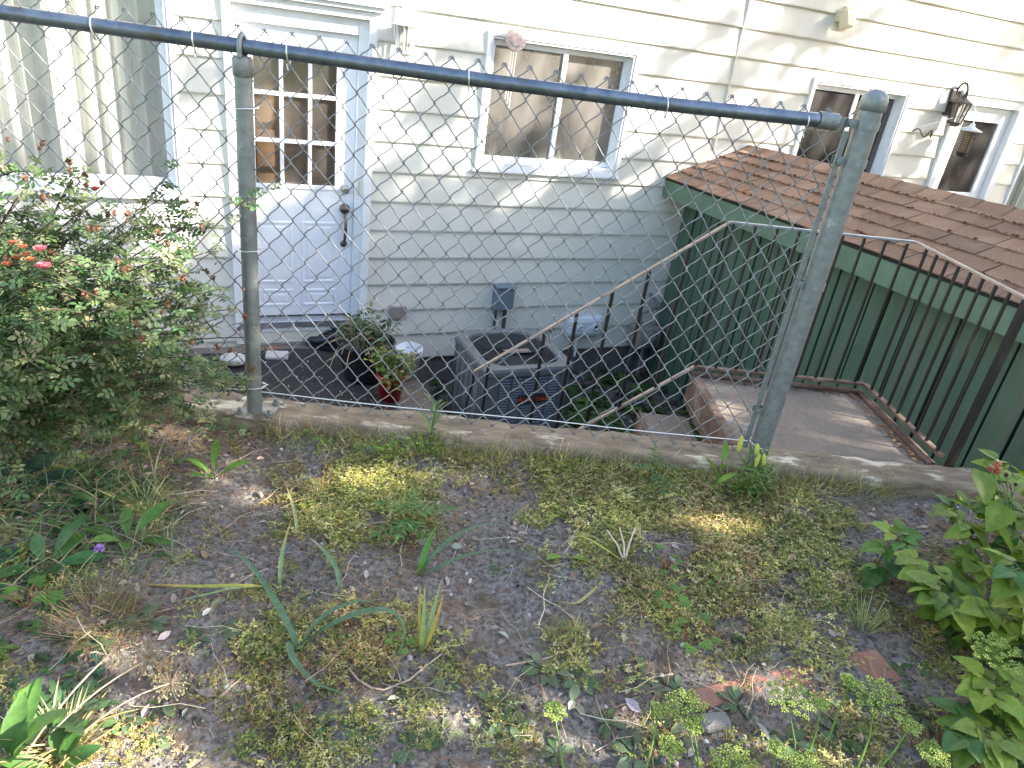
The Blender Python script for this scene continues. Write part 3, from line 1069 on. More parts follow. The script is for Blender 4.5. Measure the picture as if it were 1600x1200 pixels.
bushy('potted_plant', (-.70, 4.93, -2.15), (.22, .22, .16), 330, .055, [(.06, .13, .03), (.09, .16, .05), (.20, .17, .09), (.05, .10, .04)],
      'straggly green and dead plant growing in the black pot', 'plant', 14, -2.24, 3)
b = MB()
for k in range(60):
    a0, rr = rng.uniform(0, 6.28), rng.uniform(.02, .17)
    p = np.array([-.70 + rr * math.cos(a0), 4.93 + rr * math.sin(a0), -2.22])
    d = rng.normal(0, .06, 3)
    b.tube([p, p + d + [0, 0, .05], p + 1.8 * d + [0, 0, .02]], .0025, 4, col=(.5, .38, .22))
b.build('dry_stalks', M['bits'], label='pale dead stalks lying over the soil of the black pot', cat='stalks')
bushy('potted_flower', (-.45, 4.57, -2.25), (.17, .15, .17), 430, .042, [(.22, .27, .06), (.12, .20, .05), (.28, .26, .07)],
      'yellow green bedding plant spilling out of the red pot', 'plant', 14, -2.33, 4, SMr)

# ------------------------------------------------------------------ air conditioner
AU0, AU1, AN0, AN1, AZ0, AZ1 = 1.885, 2.615, .60, 1.33, -2.98, -2.20
ac = thing('air_conditioner', hp(2.25, .965, AZ0), 'grey louvred air conditioner unit standing against the house on the yard', 'air conditioner')


def rrect(u0, u1, d0, d1, r, n=6):
    P = []
    for (cu, cd, a0) in ((u1 - r, d1 - r, 0), (u0 + r, d1 - r, 90), (u0 + r, d0 + r, 180), (u1 - r, d0 + r, 270)):
        for k in range(n + 1):
            a = rad(a0 + 90 * k / n)
            P.append((cu + r * math.cos(a), cd + r * math.sin(a)))
    return P


def ring_wall(b, rings, col=WHITE):
    n = len(rings[0][0])
    V = []
    for (P, z) in rings:
        V += [hp(u, d, z) for (u, d) in P]
    F = [(i * n + j, i * n + (j + 1) % n, (i + 1) * n + (j + 1) % n, (i + 1) * n + j) for i in range(len(rings) - 1) for j in range(n)]
    b.add(V, F, col)


b = MB()
o = rrect(AU0 + .03, AU1 - .03, AN0 + .03, AN1 - .03, .07)
ring_wall(b, [(o, AZ0 + .03), (o, AZ1 - .06)])
b.build('inner_coil', M['acdark'], ac)
b = MB()
o = rrect(AU0, AU1, AN0, AN1, .09)
i_ = rrect(AU0 + .072, AU1 - .072, AN0 + .072, AN1 - .072, .13)
o2 = rrect(AU0 - .008, AU1 + .008, AN0 - .008, AN1 + .008, .09)
ring_wall(b, [(o, AZ1 - .07), (o2, AZ1 - .055), (o2, AZ1 - .02), (o, AZ1), (rrect(AU0 + .02, AU1 - .02, AN0 + .02, AN1 - .02, .09), AZ1 + .004), (rrect(AU0 + .066, AU1 - .066, AN0 + .066, AN1 - .066, .13), AZ1 - .002), (i_, AZ1 - .02), (i_, AZ1 - .14)])
b.build('top_rim', M['acrim'], ac, smooth=False)
b = MB()
ring_wall(b, [(o, AZ0), (o2, AZ0 + .005), (o2, AZ0 + .07), (o, AZ0 + .075)])
b.build('base_pan', M['acbody'], ac, smooth=True)
# corner posts and louvres
for (cu, cd, sx, sy) in ((AU0, AN0, 1, 1), (AU1, AN0, -1, 1), (AU0, AN1, 1, -1), (AU1, AN1, -1, -1)):
    P = []
    r_ = .09
    a = np.linspace(0, math.pi / 2, 8)
    arc = [(cu + sx * (r_ - r_ * math.cos(q)), cd + sy * (r_ - r_ * math.sin(q))) for q in a]
    arc = [(cu, cd + sy * (r_ + .025))] + arc[::1] + [(cu + sx * (r_ + .025), cd)]
    arc = [(u, d) for (u, d) in arc]
    V = [hp(u, d, AZ0 + .07) for (u, d) in arc] + [hp(u, d, AZ1 - .068) for (u, d) in arc]
    n = len(arc)
    MB().add(V, [(k, k + 1, n + k + 1, n + k) for k in range(n - 1)]).build('corner_post', M['acbody'], ac, smooth=True)
fb, lb, rb = MB(), MB(), MB()
c = 26
for k in range(c):
    zz = AZ0 + .09 + (AZ1 - .075 - AZ0 - .09) * (k + .5) / c
    for m_ in range(5):
        u0 = AU0 + .118 + m_ * .099
        tl = HR @ np.array(Matrix.Rotation(rad(-38), 3, 'X'))
        fb.box(hp(u0 + .049, AN1 - .008, zz), (.085, .022, .0035), tl)
for m_ in range(6):
    fb.hbox(AU0 + .106 + m_ * .099, AU0 + .120 + m_ * .099, AN1 - .02, AN1 - .002, AZ0 + .07, AZ1 - .07)
for side, bb in ((AU0, lb), (AU1, rb)):
    sg = 1 if side == AU0 else -1
    for k in range(c):
        zz = AZ0 + .09 + (AZ1 - .075 - AZ0 - .09) * (k + .5) / c
        for m_ in range(5):
            d0 = AN0 + .118 + m_ * .099
            tl = HR @ np.array(Matrix.Rotation(rad(-38 * sg), 3, 'Y'))
            bb.box(hp(side + sg * .008, d0 + .049, zz), (.022, .085, .0035), tl)
    for m_ in range(6):
        bb.hbox(side + sg * .002, side + sg * .02, AN0 + .106 + m_ * .099, AN0 + .120 + m_ * .099, AZ0 + .07, AZ1 - .07)
fb.build('louvre_panel', M['acfront'], ac)
lb.build('louvre_panel', M['acbody'], ac)
rb.build('louvre_panel', M['acbody'], ac)
b = MB()
cu, cd = (AU0 + AU1) / 2, (AN0 + AN1) / 2
for rr in np.linspace(.06, .31, 22):
    t = np.linspace(0, 2 * math.pi, 33)
    b.tube([hp(cu + rr * math.cos(x), cd + rr * math.sin(x), AZ1 - .012 - .03 * (1 - rr / .31)) for x in t], .0026, 4, cap=False)
for k in range(8):
    a = k * math.pi / 4
    b.tube([hp(cu + .04 * math.cos(a), cd + .04 * math.sin(a), AZ1 - .04), hp(cu + .31 * math.cos(a), cd + .31 * math.sin(a), AZ1 - .012)], .003, 4)
b.build('fan_guard', M['acdark'], ac)
b = MB()
for k in range(4):
    a = k * math.pi / 2 + .4
    P = []
    for t_ in np.linspace(0, 1, 6):
        for w_ in np.linspace(-.5, .5, 4):
            rr = .05 + .19 * t_
            aa = a + w_ * .9
            P.append(hp(cu + rr * math.cos(aa), cd + rr * math.sin(aa), AZ1 - .20 + .05 * w_))
    b.add(P, [(i * 4 + j, (i + 1) * 4 + j, (i + 1) * 4 + j + 1, i * 4 + j + 1) for i in range(5) for j in range(3)])
b.lathe([(.001, 0), (.06, 0), (.065, -.06)], hp(cu, cd, AZ1 - .16), 18)
b.build('fan', M['acrim'], ac)
MB().lathe([(.001, 0), (.05, -.003), (.075, -.01), (.08, -.02)], hp(cu, cd, AZ1 - .065), 20).build('motor_cap', M['acdark'], ac)


def text_obj(txt, size, mat, parent, name, Mx, extr=.0008, shear=.25):
    cu_ = bpy.data.curves.new(name, 'FONT')
    cu_.body = txt
    cu_.size = size
    cu_.shear = shear
    cu_.extrude = extr
    cu_.align_x = 'CENTER'
    cu_.align_y = 'CENTER'
    tmp = bpy.data.objects.new(name, cu_)
    C.objects.link(tmp)
    dg = bpy.context.evaluated_depsgraph_get()
    dg.update()
    me = bpy.data.meshes.new_from_object(tmp.evaluated_get(dg))
    bpy.data.objects.remove(tmp)
    me.transform(Mx)
    o_ = np.array(Mx.translation)
    me.transform(Matrix.Translation(-Vector(o_)))
    me.materials.clear()
    me.materials.append(mat)
    ob = bpy.data.objects.new(name, me)
    C.objects.link(ob)
    place(ob, o_, parent)
    return ob


def mat4(R, p):
    m = Matrix([list(map(float, r)) for r in R]).to_4x4()
    m.translation = Vector(p)
    return m


bu, bz = AU0 + .40, AZ1 - .255
MB().hbox(bu - .115, bu + .115, AN1 - .004, AN1 + .010, bz - .034, bz + .034).build('badge', M['blackplastic'], ac, bevel=.006)
text_obj('Ameristar', .062, M['redtext'], ac, 'badge_lettering', mat4(RO, hp(bu, AN1 + .011, bz)))
tiltR = HR @ np.array(Matrix.Rotation(rad(18), 3, 'X'))
bp_ = hp(cu + .02, cd + .04, AZ1 - .012)
MB().box(bp_, (.21, .10, .006), HR @ np.array(Matrix.Rotation(rad(8), 3, 'X'))).build('badge', M['acrim'], ac, bevel=.003)
Rt = HR @ np.array(Matrix.Rotation(rad(8), 3, 'X')) @ np.array(Matrix.Rotation(math.pi, 3, 'Z')) @ np.array(Matrix.Rotation(math.pi, 3, 'Z'))
# lettering lies on the plate and reads from the yard side: its right is +u, its top points to the wall
Rt = np.column_stack([HU, HN * math.cos(rad(8)) + np.array([0, 0, 1]) * math.sin(rad(-8)), [0, 0, 1.0]])
Rt[:, 2] = np.cross(Rt[:, 0], Rt[:, 1])
text_obj('Ameristar', .048, M['orangetext'], ac, 'badge_lettering', mat4(Rt, bp_ + Rt[:, 2] * .0045))
MB().hbox(1.8, 2.7, .5, 1.42, -3.08, -2.975).build('concrete_pad', M['concrete'], label='concrete pad under the air conditioner', cat='pad', bevel=.01)

# ------------------------------------------------------------------ shed with brown shingle roof
SD = np.array([.2945, -.9557, 0.0])
SD /= np.linalg.norm(SD)
TIL = .0388                                     # the roof climbs a little as it comes out from the wall
LEN = 5.2
shed = thing('garden_shed', hp(4.83, 1.5, -3.05), 'green boarded lean shed with brown shingle roof beside the house', 'shed')
E0, P0, Q0 = hp(3.976, .03, -1.021), hp(4.83, .03, -.70), hp(5.72, .03, -1.03)


def sp(u, t, z, tilt=True):
    p = hp(u, .03, z)
    return p + SD * t + np.array([0, 0, TIL * t if tilt else 0])


b = MB()
TH = .02
def slab4(b, a, c, d, e, th):
    a, c, d, e = map(np.array, (a, c, d, e))
    nrm_ = np.cross(c - a, e - a)
    nrm_ /= np.linalg.norm(nrm_)
    V = [a, c, d, e] + [q - nrm_ * th for q in (a, c, d, e)]
    b.add(V, [(0, 1, 2, 3), (7, 6, 5, 4), (0, 4, 5, 1), (1, 5, 6, 2), (2, 6, 7, 3), (3, 7, 4, 0)])


slab4(b, sp(3.99, 0, -1.028), sp(3.99, LEN, -1.028), sp(4.83, LEN, -.715), sp(4.83, 0, -.715), .02)
slab4(b, sp(4.83, 0, -.715), sp(4.83, LEN, -.715), sp(5.70, LEN, -1.03), sp(5.70, 0, -1.03), .02)
roof = b.build('roof', M['gap'], shed)
# shingle tabs
b, db = MB(), MB()
r = np.random.default_rng(4)
for side in (0, 1):
    ue, ze = (3.976, -1.030) if side == 0 else (5.72, -1.04)
    ncr = 6
    for k in range(ncr):
        f0, f1 = k / ncr, min(1.0, (k + 1.35) / ncr)
        uA, zA = ue + (4.83 - ue) * f0, ze + (-.712 - ze) * f0
        uB, zB = ue + (4.83 - ue) * f1, ze + (-.712 - ze) * f1
        t = -.0 - (.15 if k % 2 else .0) - r.uniform(0, .1)
        while t < LEN:
            w = r.uniform(.29, .33)
            t0, t1 = max(0.003, t), min(LEN + .03, t + w - .007)
            if t1 > t0 + .02:
                c0 = r.uniform(.75, 1.2)
                lift = .014 + r.uniform(0, .004)
                sk = r.uniform(-.006, .006)
                a_, b_, c_, d_ = sp(uA, t0, zA + lift), sp(uA, t1, zA + lift + sk), sp(uB, t1, zB + .004), sp(uB, t0, zB + .004)
                order = (a_, b_, c_, d_) if side == 0 else (b_, a_, d_, c_)
                if side == 0:
                    slabV = (a_, b_, c_, d_)
                else:
                    slabV = (b_, a_, d_, c_)
                n0 = len(b.K)
                slab4(b, *slabV, .008)
                b.K[-1] = np.tile(np.array([1, .97, .95]) * c0, (6, 1))
            t += w
        if side == 0 and k > 0:
            n = int(LEN * 110)
            tt = r.uniform(0, LEN, n)
            dens = .5 + .5 * np.sin(tt * 2.2 + k * 1.7)
            keep = r.random(n) < (.25 + .75 * dens) * (1.0 if k < 6 else .6) * np.clip(1.3 - tt / 3.2, .12, 1)
            for q in tt[keep]:
                p = sp(uA - .012 + r.normal(0, .006), q, zA + .014)
                d_ = rdir(1, -.3, .3, r)[0]
                b_s = r.uniform(.005, .015)
                db.scatter(SMr, [p + [0, 0, .003]], [d_], np.array([r.uniform(-1, 1)]), b_s * 2.2, [tints(1, [(1, 1, 1), (.6, .5, .45), (.4, .3, .25)], .3, r)[0]])
b.build('shingles', M['shingle'], shed)
db.build('leaf_debris', M['debris'], shed, kind='stuff')
# ridge caps
b = MB()
t = 0.0
while t < LEN:
    c0 = r.uniform(.85, 1.2)
    for sg, (ux, zx) in ((-1, (4.70, -.755)), (1, (4.96, -.757))):
        V = [sp(4.83, t, -.688), sp(4.83, t + .3, -.681), sp(ux, t + .3, zx + .005), sp(ux, t, zx)]
        if sg > 0: V = V[::-1]
        b.add(V, [(3, 2, 1, 0)], np.array([1, .97, .95]) * c0)
    t += .22
b.build('ridge_cap', M['shingle'], shed)
# fascia boards along the eave
b = MB()
uF = 4.0
V = [sp(uF, 0, -1.045), sp(uF, LEN, -1.045), sp(uF, LEN, -1.195), sp(uF, 0, -1.195)]
V2 = [q + HU * .024 for q in V]
b.add(V + V2, [(0, 3, 2, 1), (4, 5, 6, 7), (0, 1, 5, 4), (3, 7, 6, 2), (0, 4, 7, 3), (1, 2, 6, 5)])
b.build('fascia', M['fascia'], shed)
b = MB()
V = [sp(uF + .02, 0, -1.185), sp(uF + .02, LEN, -1.185), sp(4.27, LEN, -1.185), sp(4.27, 0, -1.185)]
b.add(V, [(0, 1, 2, 3)])
b.build('soffit', M['green'], shed)
# boarded side: boards with gaps
b, gb = MB(), MB()
t = .02
bw = .118
sideR = np.column_stack([SD, np.cross([0, 0, 1.0], SD), [0, 0, 1.0]])
while t < LEN - .05:
    w = bw + r.uniform(-.010, .014) if t < 1.9 else r.uniform(.13, .23)
    w = min(w, LEN - .02 - t)
    ztop = -1.19 + TIL * t
    c_ = hp(4.26, .03, 0) + SD * (t + w / 2)
    off = r.uniform(-.007, .007)
    c_ = c_ + np.cross([0, 0, 1.0], SD) * (0) + HU * off
    z0 = -3.05
    b.box((c_[0], c_[1], (ztop + z0) / 2), (w - .018, .018, ztop - z0), sideR)
    t += w
b.build('boarding', M['green'], shed, bevel=.002)
c_ = hp(4.285, .03, 0) + SD * (LEN / 2)
gb.box((c_[0], c_[1], -2.1), (LEN - .02, .02, 1.9), sideR)
gb.build('board_backing', M['gap'], shed)
c0_, c1_ = hp(4.285, .03, 0) + SD * LEN, hp(5.45, .03, 0) + SD * LEN
b = MB()
for cc, ww in (((c0_ + c1_) / 2, 1),):
    b.add([(*c0_[:2], -3.05), (*c1_[:2], -3.05), (*c1_[:2], -1.0), (*(c0_ * .5 + c1_ * .5)[:2], -.56), (*c0_[:2], -1.0)], [(0, 1, 2, 3, 4)])
f0, f1 = hp(5.45, .03, 0), c1_
b.add([(*f0[:2], -3.05), (*f1[:2], -3.05), (*f1[:2], -1.0), (*f0[:2], -1.2)], [(0, 1, 2, 3)])
b.build('end_wall', M['green'], shed)

# ------------------------------------------------------------------ landing, steps, railing
SX0, SX1, SY0, SY1, SZ = 1.045, 1.845, 2.264, 2.875, -1.285
MB().box(((SX0 + SX1) / 2, (SY0 + SY1) / 2, SZ - .055), (SX1 - SX0 - .02, SY1 - SY0 - .02, .11)).build('landing_slab', M['slab'], bevel=.006, **STR)
ld = thing('landing_edging', (SX0, SY0, SZ - .13), 'rusty angle iron edging round the concrete landing by the end post', 'edging')
b = MB()
b.box((SX0 + .004, (SY0 + SY1) / 2, SZ - .065), (.010, SY1 - SY0, .15))
b.box((SX0 + .015, (SY0 + SY1) / 2, SZ + .007), (.034, SY1 - SY0, .008))
b.build('angle_iron', M['rust'], ld)
b = MB()
b.box(((SX0 + SX1) / 2, SY1 - .006, SZ - .05), (SX1 - SX0, .012, .13))
b.box(((SX0 + SX1) / 2, SY1 - .012, SZ + .017), (SX1 - SX0, .024, .010))
b.build('angle_iron', M['rust'], ld)
b = MB()
b.box((SX1 - .004, (SY0 + SY1) / 2, SZ - .05), (.012, SY1 - SY0, .14))
b.box((SX1 - .014, (SY0 + SY1) / 2, SZ + .012), (.026, SY1 - SY0, .010))
b.build('angle_iron', M['rust'], ld)
b = MB()
for k in range(260):
    e = rng.random()
    if e < .6:
        p = (SX1 - .04 - abs(rng.normal(0, .018)), rng.uniform(SY0 + .02, SY1), SZ + .004)
    else:
        p = (rng.uniform(SX0 + .1, SX1), SY1 - .03 - abs(rng.normal(0, .01)), SZ + .004)
    b.scatter(SMr, [p], rdir(1, -.1, .2), np.array([rng.uniform(-.5, .5)]), rng.uniform(.008, .022), tints(1, [(.28, .12, .05), (.18, .09, .05), (.33, .2, .1)], .3))
b.build('leaf_litter', M['bits'], kind='stuff', label='rusty brown leaf crumbs gathered along the landing edge', cat='leaf litter')
# steps going down to the left
for k in range(1):
    x1 = SX0 - .01 - .27 * k if k else SX0 + .0
    x0 = SX0 - .215 * (k + 1)
    z = SZ - .17 * (k + 1)
    x1 = SX0 - .27 * k - (0.0 if k else .0)
    y0, y1 = 2.268, 2.79
    st = thing('step', ((x0 + x1) / 2, (y0 + y1) / 2, z - .12), 'concrete step with rusty edge just left of and below the landing', 'step')
    MB().box(((x0 + x1) / 2, (y0 + y1) / 2, z - .045), (.212, y1 - y0, .09)).build('tread', M['slab'], st, bevel=.004)
    MB().box((x0 - .001, (y0 + y1) / 2, z - .055), (.010, y1 - y0 + .01, .13)).build('nosing', M['rust'], st)

rl = thing('iron_railing', (1.45, 2.88, -1.30), 'black iron railing with pale handrail round the landing and down the steps', 'railing')
RYY = 2.878


def bar(b, p, q, w, h):
    """flat bar between two points, w sideways and h high"""
    p, q = np.array(p, float), np.array(q, float)
    d = q - p
    L_ = np.linalg.norm(d)
    d /= L_
    s_ = np.cross(d, [0, 0, 1.0])
    s_ /= np.linalg.norm(s_)
    u_ = np.cross(s_, d)
    b.box((p + q) / 2, (L_, w, h), np.column_stack([d, s_, u_]))


T0, T1, T2 = (.075, RYY, -1.385), (1.04, RYY, -.590), (1.832, RYY, -.575)
T3 = (1.86, 1.75 + .45, -.583)
b = MB(); bar(b, T0, T1, .020, .009); b.build('stair_handrail', M['tan'], rl, bevel=.002)
b = MB(); bar(b, T1, T2, .020, .009); b.build('back_handrail', M['bluegrey'], rl, bevel=.002)
b = MB(); bar(b, T2, (1.862, 2.05, -.583), .020, .009); b.build('side_handrail', M['tan'], rl, bevel=.002)
B0, B1, B2 = (.12, RYY, -2.02), (1.05, RYY, -1.245), (1.85, RYY, -1.237)
b = MB(); bar(b, B0, B1, .018, .010); b.build('stair_bottom_bar', M['tan'], rl)
b = MB(); bar(b, B1, B2, .024, .012); b.build('back_bottom_bar', M['rust'], rl)
b = MB(); bar(b, B2, (1.862, 2.275, -1.237), .026, .012); b.build('side_bottom_bar', M['rust'], rl)


def baluster(p, z0, z1, w=.0095, lab=None):
    MB().box((p[0], p[1], (z0 + z1) / 2), (w, w, z1 - z0)).build('baluster', M['black'], rl)


for x in (.135, .36, .485, .62, .755, .90):
    f = (x - .075) / (1.04 - .075)
    zt = -1.385 + f * .795 - .006
    f2 = (x - .12) / (.93)
    baluster((x, RYY), -2.02 + f2 * .775 - (.0), zt, .014 if x > .2 else .012)
for x in np.linspace(1.055, 1.80, 9):
    baluster((x, RYY), -1.24, -.585)
for y in np.linspace(2.81, 2.30, 8):
    baluster((1.845 + .015 * (2.85 - y) / .6, y), -1.237, -.585)
MB().box((1.45, RYY, -1.27), (.012, .012, .06)).build('foot', M['rust'], rl)
MB().box((1.10, RYY, -1.27), (.012, .012, .06)).build('foot', M['rust'], rl)
MB().box((1.92, 2.285, -1.15), (.026, .026, 1.15)).build('newel_post', M['black'], rl, bevel=.003)
t = np.linspace(0, 1, 10)
MB().tube([(.07 + .0 * x, RYY, -1.385) if i < 1 else (.085 - .03 * math.sin(x * 2.6), RYY, -1.39 - .40 * x) for i, x in enumerate(t)], .006, 6).build('curved_end', M['black'], rl, smooth=True)

# ------------------------------------------------------------------ chain link fence
RZ = -.137
fence = thing('chain_link_fence', (0, FY, ZK), 'galvanised chain link fence on pipe posts along the garden kerb', 'fence')
HS, VS = .03567, .0421                         # half diamond
XE = 1.035                                     # tension bar
ZT = -.0905
rows = 27
b = MB()
r = np.random.default_rng(12)
ncol = 76
x_end = XE
jit = {}


def node(ci, ri):
    """knot where column line ci is crossed at height step ri"""
    key = (ci, ri)
    if key not in jit:
        jit[key] = r.normal(0, .0011, 2)
    x = x_end - HS * ci + .0035 * math.sin(ri * .35 + ci * .05)
    z = ZT - VS * ri + .0012 * math.sin(ci * .5) - .004 * max(0, (60 - ci) / 60 - .7) * 0
    return x + jit[key][0], z + jit[key][1]


for wi in range(ncol):                          # each wire zigzags between column wi and wi+1
    P = []
    for ri in range(rows + 1):
        inner = (ri + wi) % 2 == 0
        ci = wi if inner else wi + 1
        x, z = node(ci, ri)
        sgn = 1 if inner else -1
        # overshoot past the knot, hooked round the neighbour
        ox = x + sgn * .0030
        P.append((ox, FY + .0005, z, ri))
    pts = []
    for k in range(len(P) - 1):
        a_, c_ = np.array(P[k][:3]), np.array(P[k + 1][:3])
        d_ = c_ - a_
        bow = np.array([0, 1, 0]) * .0024
        front = -1 if k % 2 == 0 else 1
        side = np.array([-d_[2], 0, d_[0]])
        side = side / np.linalg.norm(side)
        for t_ in (.0, .10, .35, .65, .90):
            y_off = front * .0024 * (1 if .05 < t_ < .95 else 0)
            curve = .0016 * math.sin(math.pi * 2 * t_)
            pts.append(a_ + d_ * t_ + np.array([0, y_off, 0]) + side * curve)
    pts.append(np.array(P[-1][:3]))
    b.tube(pts, .0019, 5, cap=False)
    # twisted selvage tips at the top and bottom
    for (x, y, z, ri), sg in ((P[0], 1), (P[-1], -1)):
        b.tube([(x - .005, y + .003, z - .006 * sg), (x - .001, y - .002, z + .003 * sg), (x + .005, y + .002, z - .006 * sg)], .0018, 5)
b.build('wire_mesh', M['wire'], fence, smooth=True)
b = MB().tube([(-3, FY, RZ), (-1.275, FY, RZ), (-.5, FY, -.1385), (0, FY, -.1395), (.5, FY, -.136), (.98, FY, -.121)], .0195, 20)
b.build('top_rail', M['rail'], fence, smooth=True)
xx = np.linspace(-3, XE, 40)
b = MB().tube([(x, FY - .004, -1.186 + .0025 * math.sin(x * 7) + (.004 if x > .3 else 0)) for x in xx], .0021, 5)
b.build('bottom_wire', M['tie'], fence, smooth=True)
# line post
lp = MB().tube([(-.663, FY, ZK), (-.663, FY, -.175)], .0245, 22)
lpo = lp.build('line_post', M['galv'], fence, smooth=True)
b = MB().lathe([(.0245, 0), (.0275, .002), (.0275, .045), (.024, .052), (.012, .053)], (-.663, FY, -.215), 22)
b.tube([(-.663, FY - .024, -.165), (-.663, FY - .0245, -.137), (-.663, FY - .019, -.116), (-.663, FY, -.109), (-.663, FY + .019, -.116), (-.663, FY + .0245, -.14), (-.663, FY + .022, -.165)], .0075, 8)
b.build('loop_cap', M['galv'], lpo, smooth=True)
b = MB().box((-.655, FY + .01, ZK + .005), (.115, .115, .007), np.array(Matrix.Rotation(rad(-3), 3, 'Z')))
bp = b.build('base_plate', M['plate'], lpo, bevel=.002)
for (dx, dy) in ((.045, .045), (-.05, -.04), (.045, -.035)):
    b = MB().tube([(-.655 + dx, FY + .01 + dy, ZK + .006), (-.655 + dx, FY + .01 + dy, ZK + .032)], .006, 8)
    b.lathe([(.012, .008), (.012, .02), (.001, .02)], (-.655 + dx, FY + .01 + dy, ZK), 6)
    b.build('bolt', M['galv'], bp)
# line post further left (behind the rose)
MB().tube([(-2.5, FY, ZK), (-2.5, FY, -.175)], .0245, 16).build('line_post', M['galv'], fence, smooth=True)
# end post
EX = 1.086
b = MB().tube([(EX, FY, ZK), (EX, FY, -.055)], .0330, 26)
ep = b.build('end_post', M['galv'], fence, smooth=True)
b = MB().lathe([(.0335, -.03), (.0365, -.028), (.0365, .0), (.033, .012), (.024, .022), (.010, .028), (.001, .029)], (EX, FY, -.050), 26)
b.build('dome_cap', M['galv'], ep, smooth=True)
for zz in (-.118, -.222, -.60, -1.055, ):
    b = MB()
    t = np.linspace(rad(-160), rad(160), 22)
    V = []
    for q in t:
        for (rr, dz) in ((.0335, -.012), (.0355, -.012), (.0355, .012), (.0335, .012)):
            V.append((EX + rr * math.cos(q), FY + rr * math.sin(q), zz + dz))
    b.add(V, [(i * 4 + j, (i + 1) * 4 + j, (i + 1) * 4 + (j + 1) % 4, i * 4 + (j + 1) % 4) for i in range(21) for j in range(4)])
    for sy in (-1, 1):
        b.box((EX - .046, FY + sy * .0105, zz), (.034, .0025, .023))
    b.tube([(EX - .052, FY - .020, zz), (EX - .052, FY + .018, zz)], .0045, 8)
    b.lathe([(.001, 0), (.009, 0), (.009, .006), (.001, .007)], (EX - .052, FY - .013, zz), 6, np.column_stack([[1, 0, 0], [0, 0, 1], [0, -1, 0]]))
    b.build('brace_band', M['galv'], ep)
b = MB()
b.lathe([(.0, -.008), (.018, -.008), (.0235, -.002), (.0235, .052), (.0205, .052)], (.990 + .005, FY, -.121), 20, np.column_stack([[0, 0, 1], [0, 1, 0], [-1, 0, 0]]))
b.box((1.013, FY, -.119), (.04, .009, .026))
b.build('rail_end_cup', M['galv'], fence, smooth=False)
b = MB().box((XE - .001, FY, (-.15 - 1.20) / 2), (.016, .0055, 1.07))
b.build('tension_bar', M['galv'], fence)
# tie wires
for x in (-1.05, -.79, -.545, -.056, .50, .905):
    t = np.linspace(0, 2 * math.pi, 14)
    zc = RZ if x < .6 else -.126
    b = MB().tube([(x + .006 * math.sin(q / 2), FY + .0215 * math.sin(q), zc - .003 + .0225 * math.cos(q) - (.010 if 2.6 < q < 3.7 else 0)) for q in t], .0019, 5, cap=False)
    b.tube([(x, FY - .004, zc - .03), (x + .006, FY - .012, zc - .045)], .0018, 5)
    b.build('rail_tie', M['tie'], fence, smooth=True)
for zz in (-.295, -.70, -1.165):
    t = np.linspace(0, 2 * math.pi, 18)
    b = MB().tube([(-.663 + .031 * math.cos(q) + (.008 if math.cos(q) > .7 else 0), FY + .027 * math.sin(q), zz + .004 * math.cos(q)) for q in t], .0019, 5, cap=False)
    b.tube([(-.635, FY - .01, zz + .003), (-.615, FY - .003, zz + .012)], .0018, 5)
    b.build('post_tie', M['tie'], fence, smooth=True)
t = np.linspace(0, 2 * math.pi, 18)
MB().tube([(EX + .037 * math.cos(q) - .004, FY + .036 * math.sin(q), -1.19 - .010 * math.cos(q)) for q in t], .0021, 5, cap=False).build('post_tie', M['tie'], fence, smooth=True)

# ================================================================== GARDEN
YG = [(.42, .39, .10), (.30, .31, .075), (.52, .47, .17), (.17, .21, .05), (.60, .52, .25)]
BRN = [(.44, .31, .15), (.56, .42, .22), (.32, .20, .09)]
BG = [(.08, .17, .03), (.11, .22, .035), (.06, .13, .03)]
DKG = [(.035, .085, .03), (.05, .11, .04), (.04, .10, .055)]


def px_patches(lst):
    out = []
    for (px, py, rx, w) in lst:
        q = on_z(px, py, ZS)
        q2 = on_z(px + rx, py, ZS)
        out.append((q[0], q[1], abs(q2[0] - q[0]), w))
    return out


def field(x, y, patches, base, nseed, namp, nf):
    f = base + namp * fbm(x, y, nseed, 4, nf)
    for (a, c, r_, w) in patches:
        f = f + w * np.exp(-((x - a) ** 2 + ((y - c) * 1.15) ** 2) / (r_ * r_))
    return f


cover = px_patches([(560, 740, 80, .6), (480, 790, 60, .5), (1000, 720, 120, .6), (900, 800, 90, .5), (1050, 800, 100, .5), (1180, 830, 90, .5), (1280, 850, 80, .4), (1000, 930, 60, .4), (1120, 940, 90, .4), (820, 1040, 90, .35), (520, 830, 50, .5), (640, 830, 60, .5), (450, 1010, 50, .4), (430, 850, 50, .3), (880, 740, 90, .9), (1020, 750, 110, 1.0), (1130, 770, 90, .9), (620, 780, 90, .7), (560, 800, 60, .5), (700, 720, 60, .5),
                    (1230, 800, 80, .5), (1290, 900, 80, .4), (1150, 870, 70, .5), (960, 900, 70, .4), (900, 1000, 60, .5), (500, 780, 40, .4),
                    (440, 920, 50, .4), (560, 1050, 90, .5), (380, 1020, 60, .3), (460, 1140, 90, .4), (1200, 980, 90, .4), (620, 1130, 60, .3), (800, 1160, 60, .3),
                    (350, 760, 110, -1.1), (760, 830, 55, -1.0), (760, 930, 85, -1.4), (690, 890, 60, -.9), (570, 900, 60, -1.0), (800, 1000, 50, -.8),
                    (930, 1140, 70, -.8), (350, 1100, 60, -.7), (700, 1080, 50, -.5), (1440, 800, 90, -1.2), (1360, 760, 50, -.6), (810, 770, 50, -.8),
                    (330, 880, 60, -.7), (1060, 860, 40, -.7), (480, 950, 30, -.6), (1250, 1120, 70, -.6), (200, 1100, 80, -.6), (1060, 1090, 60, -.5)])
r = np.random.default_rng(21)


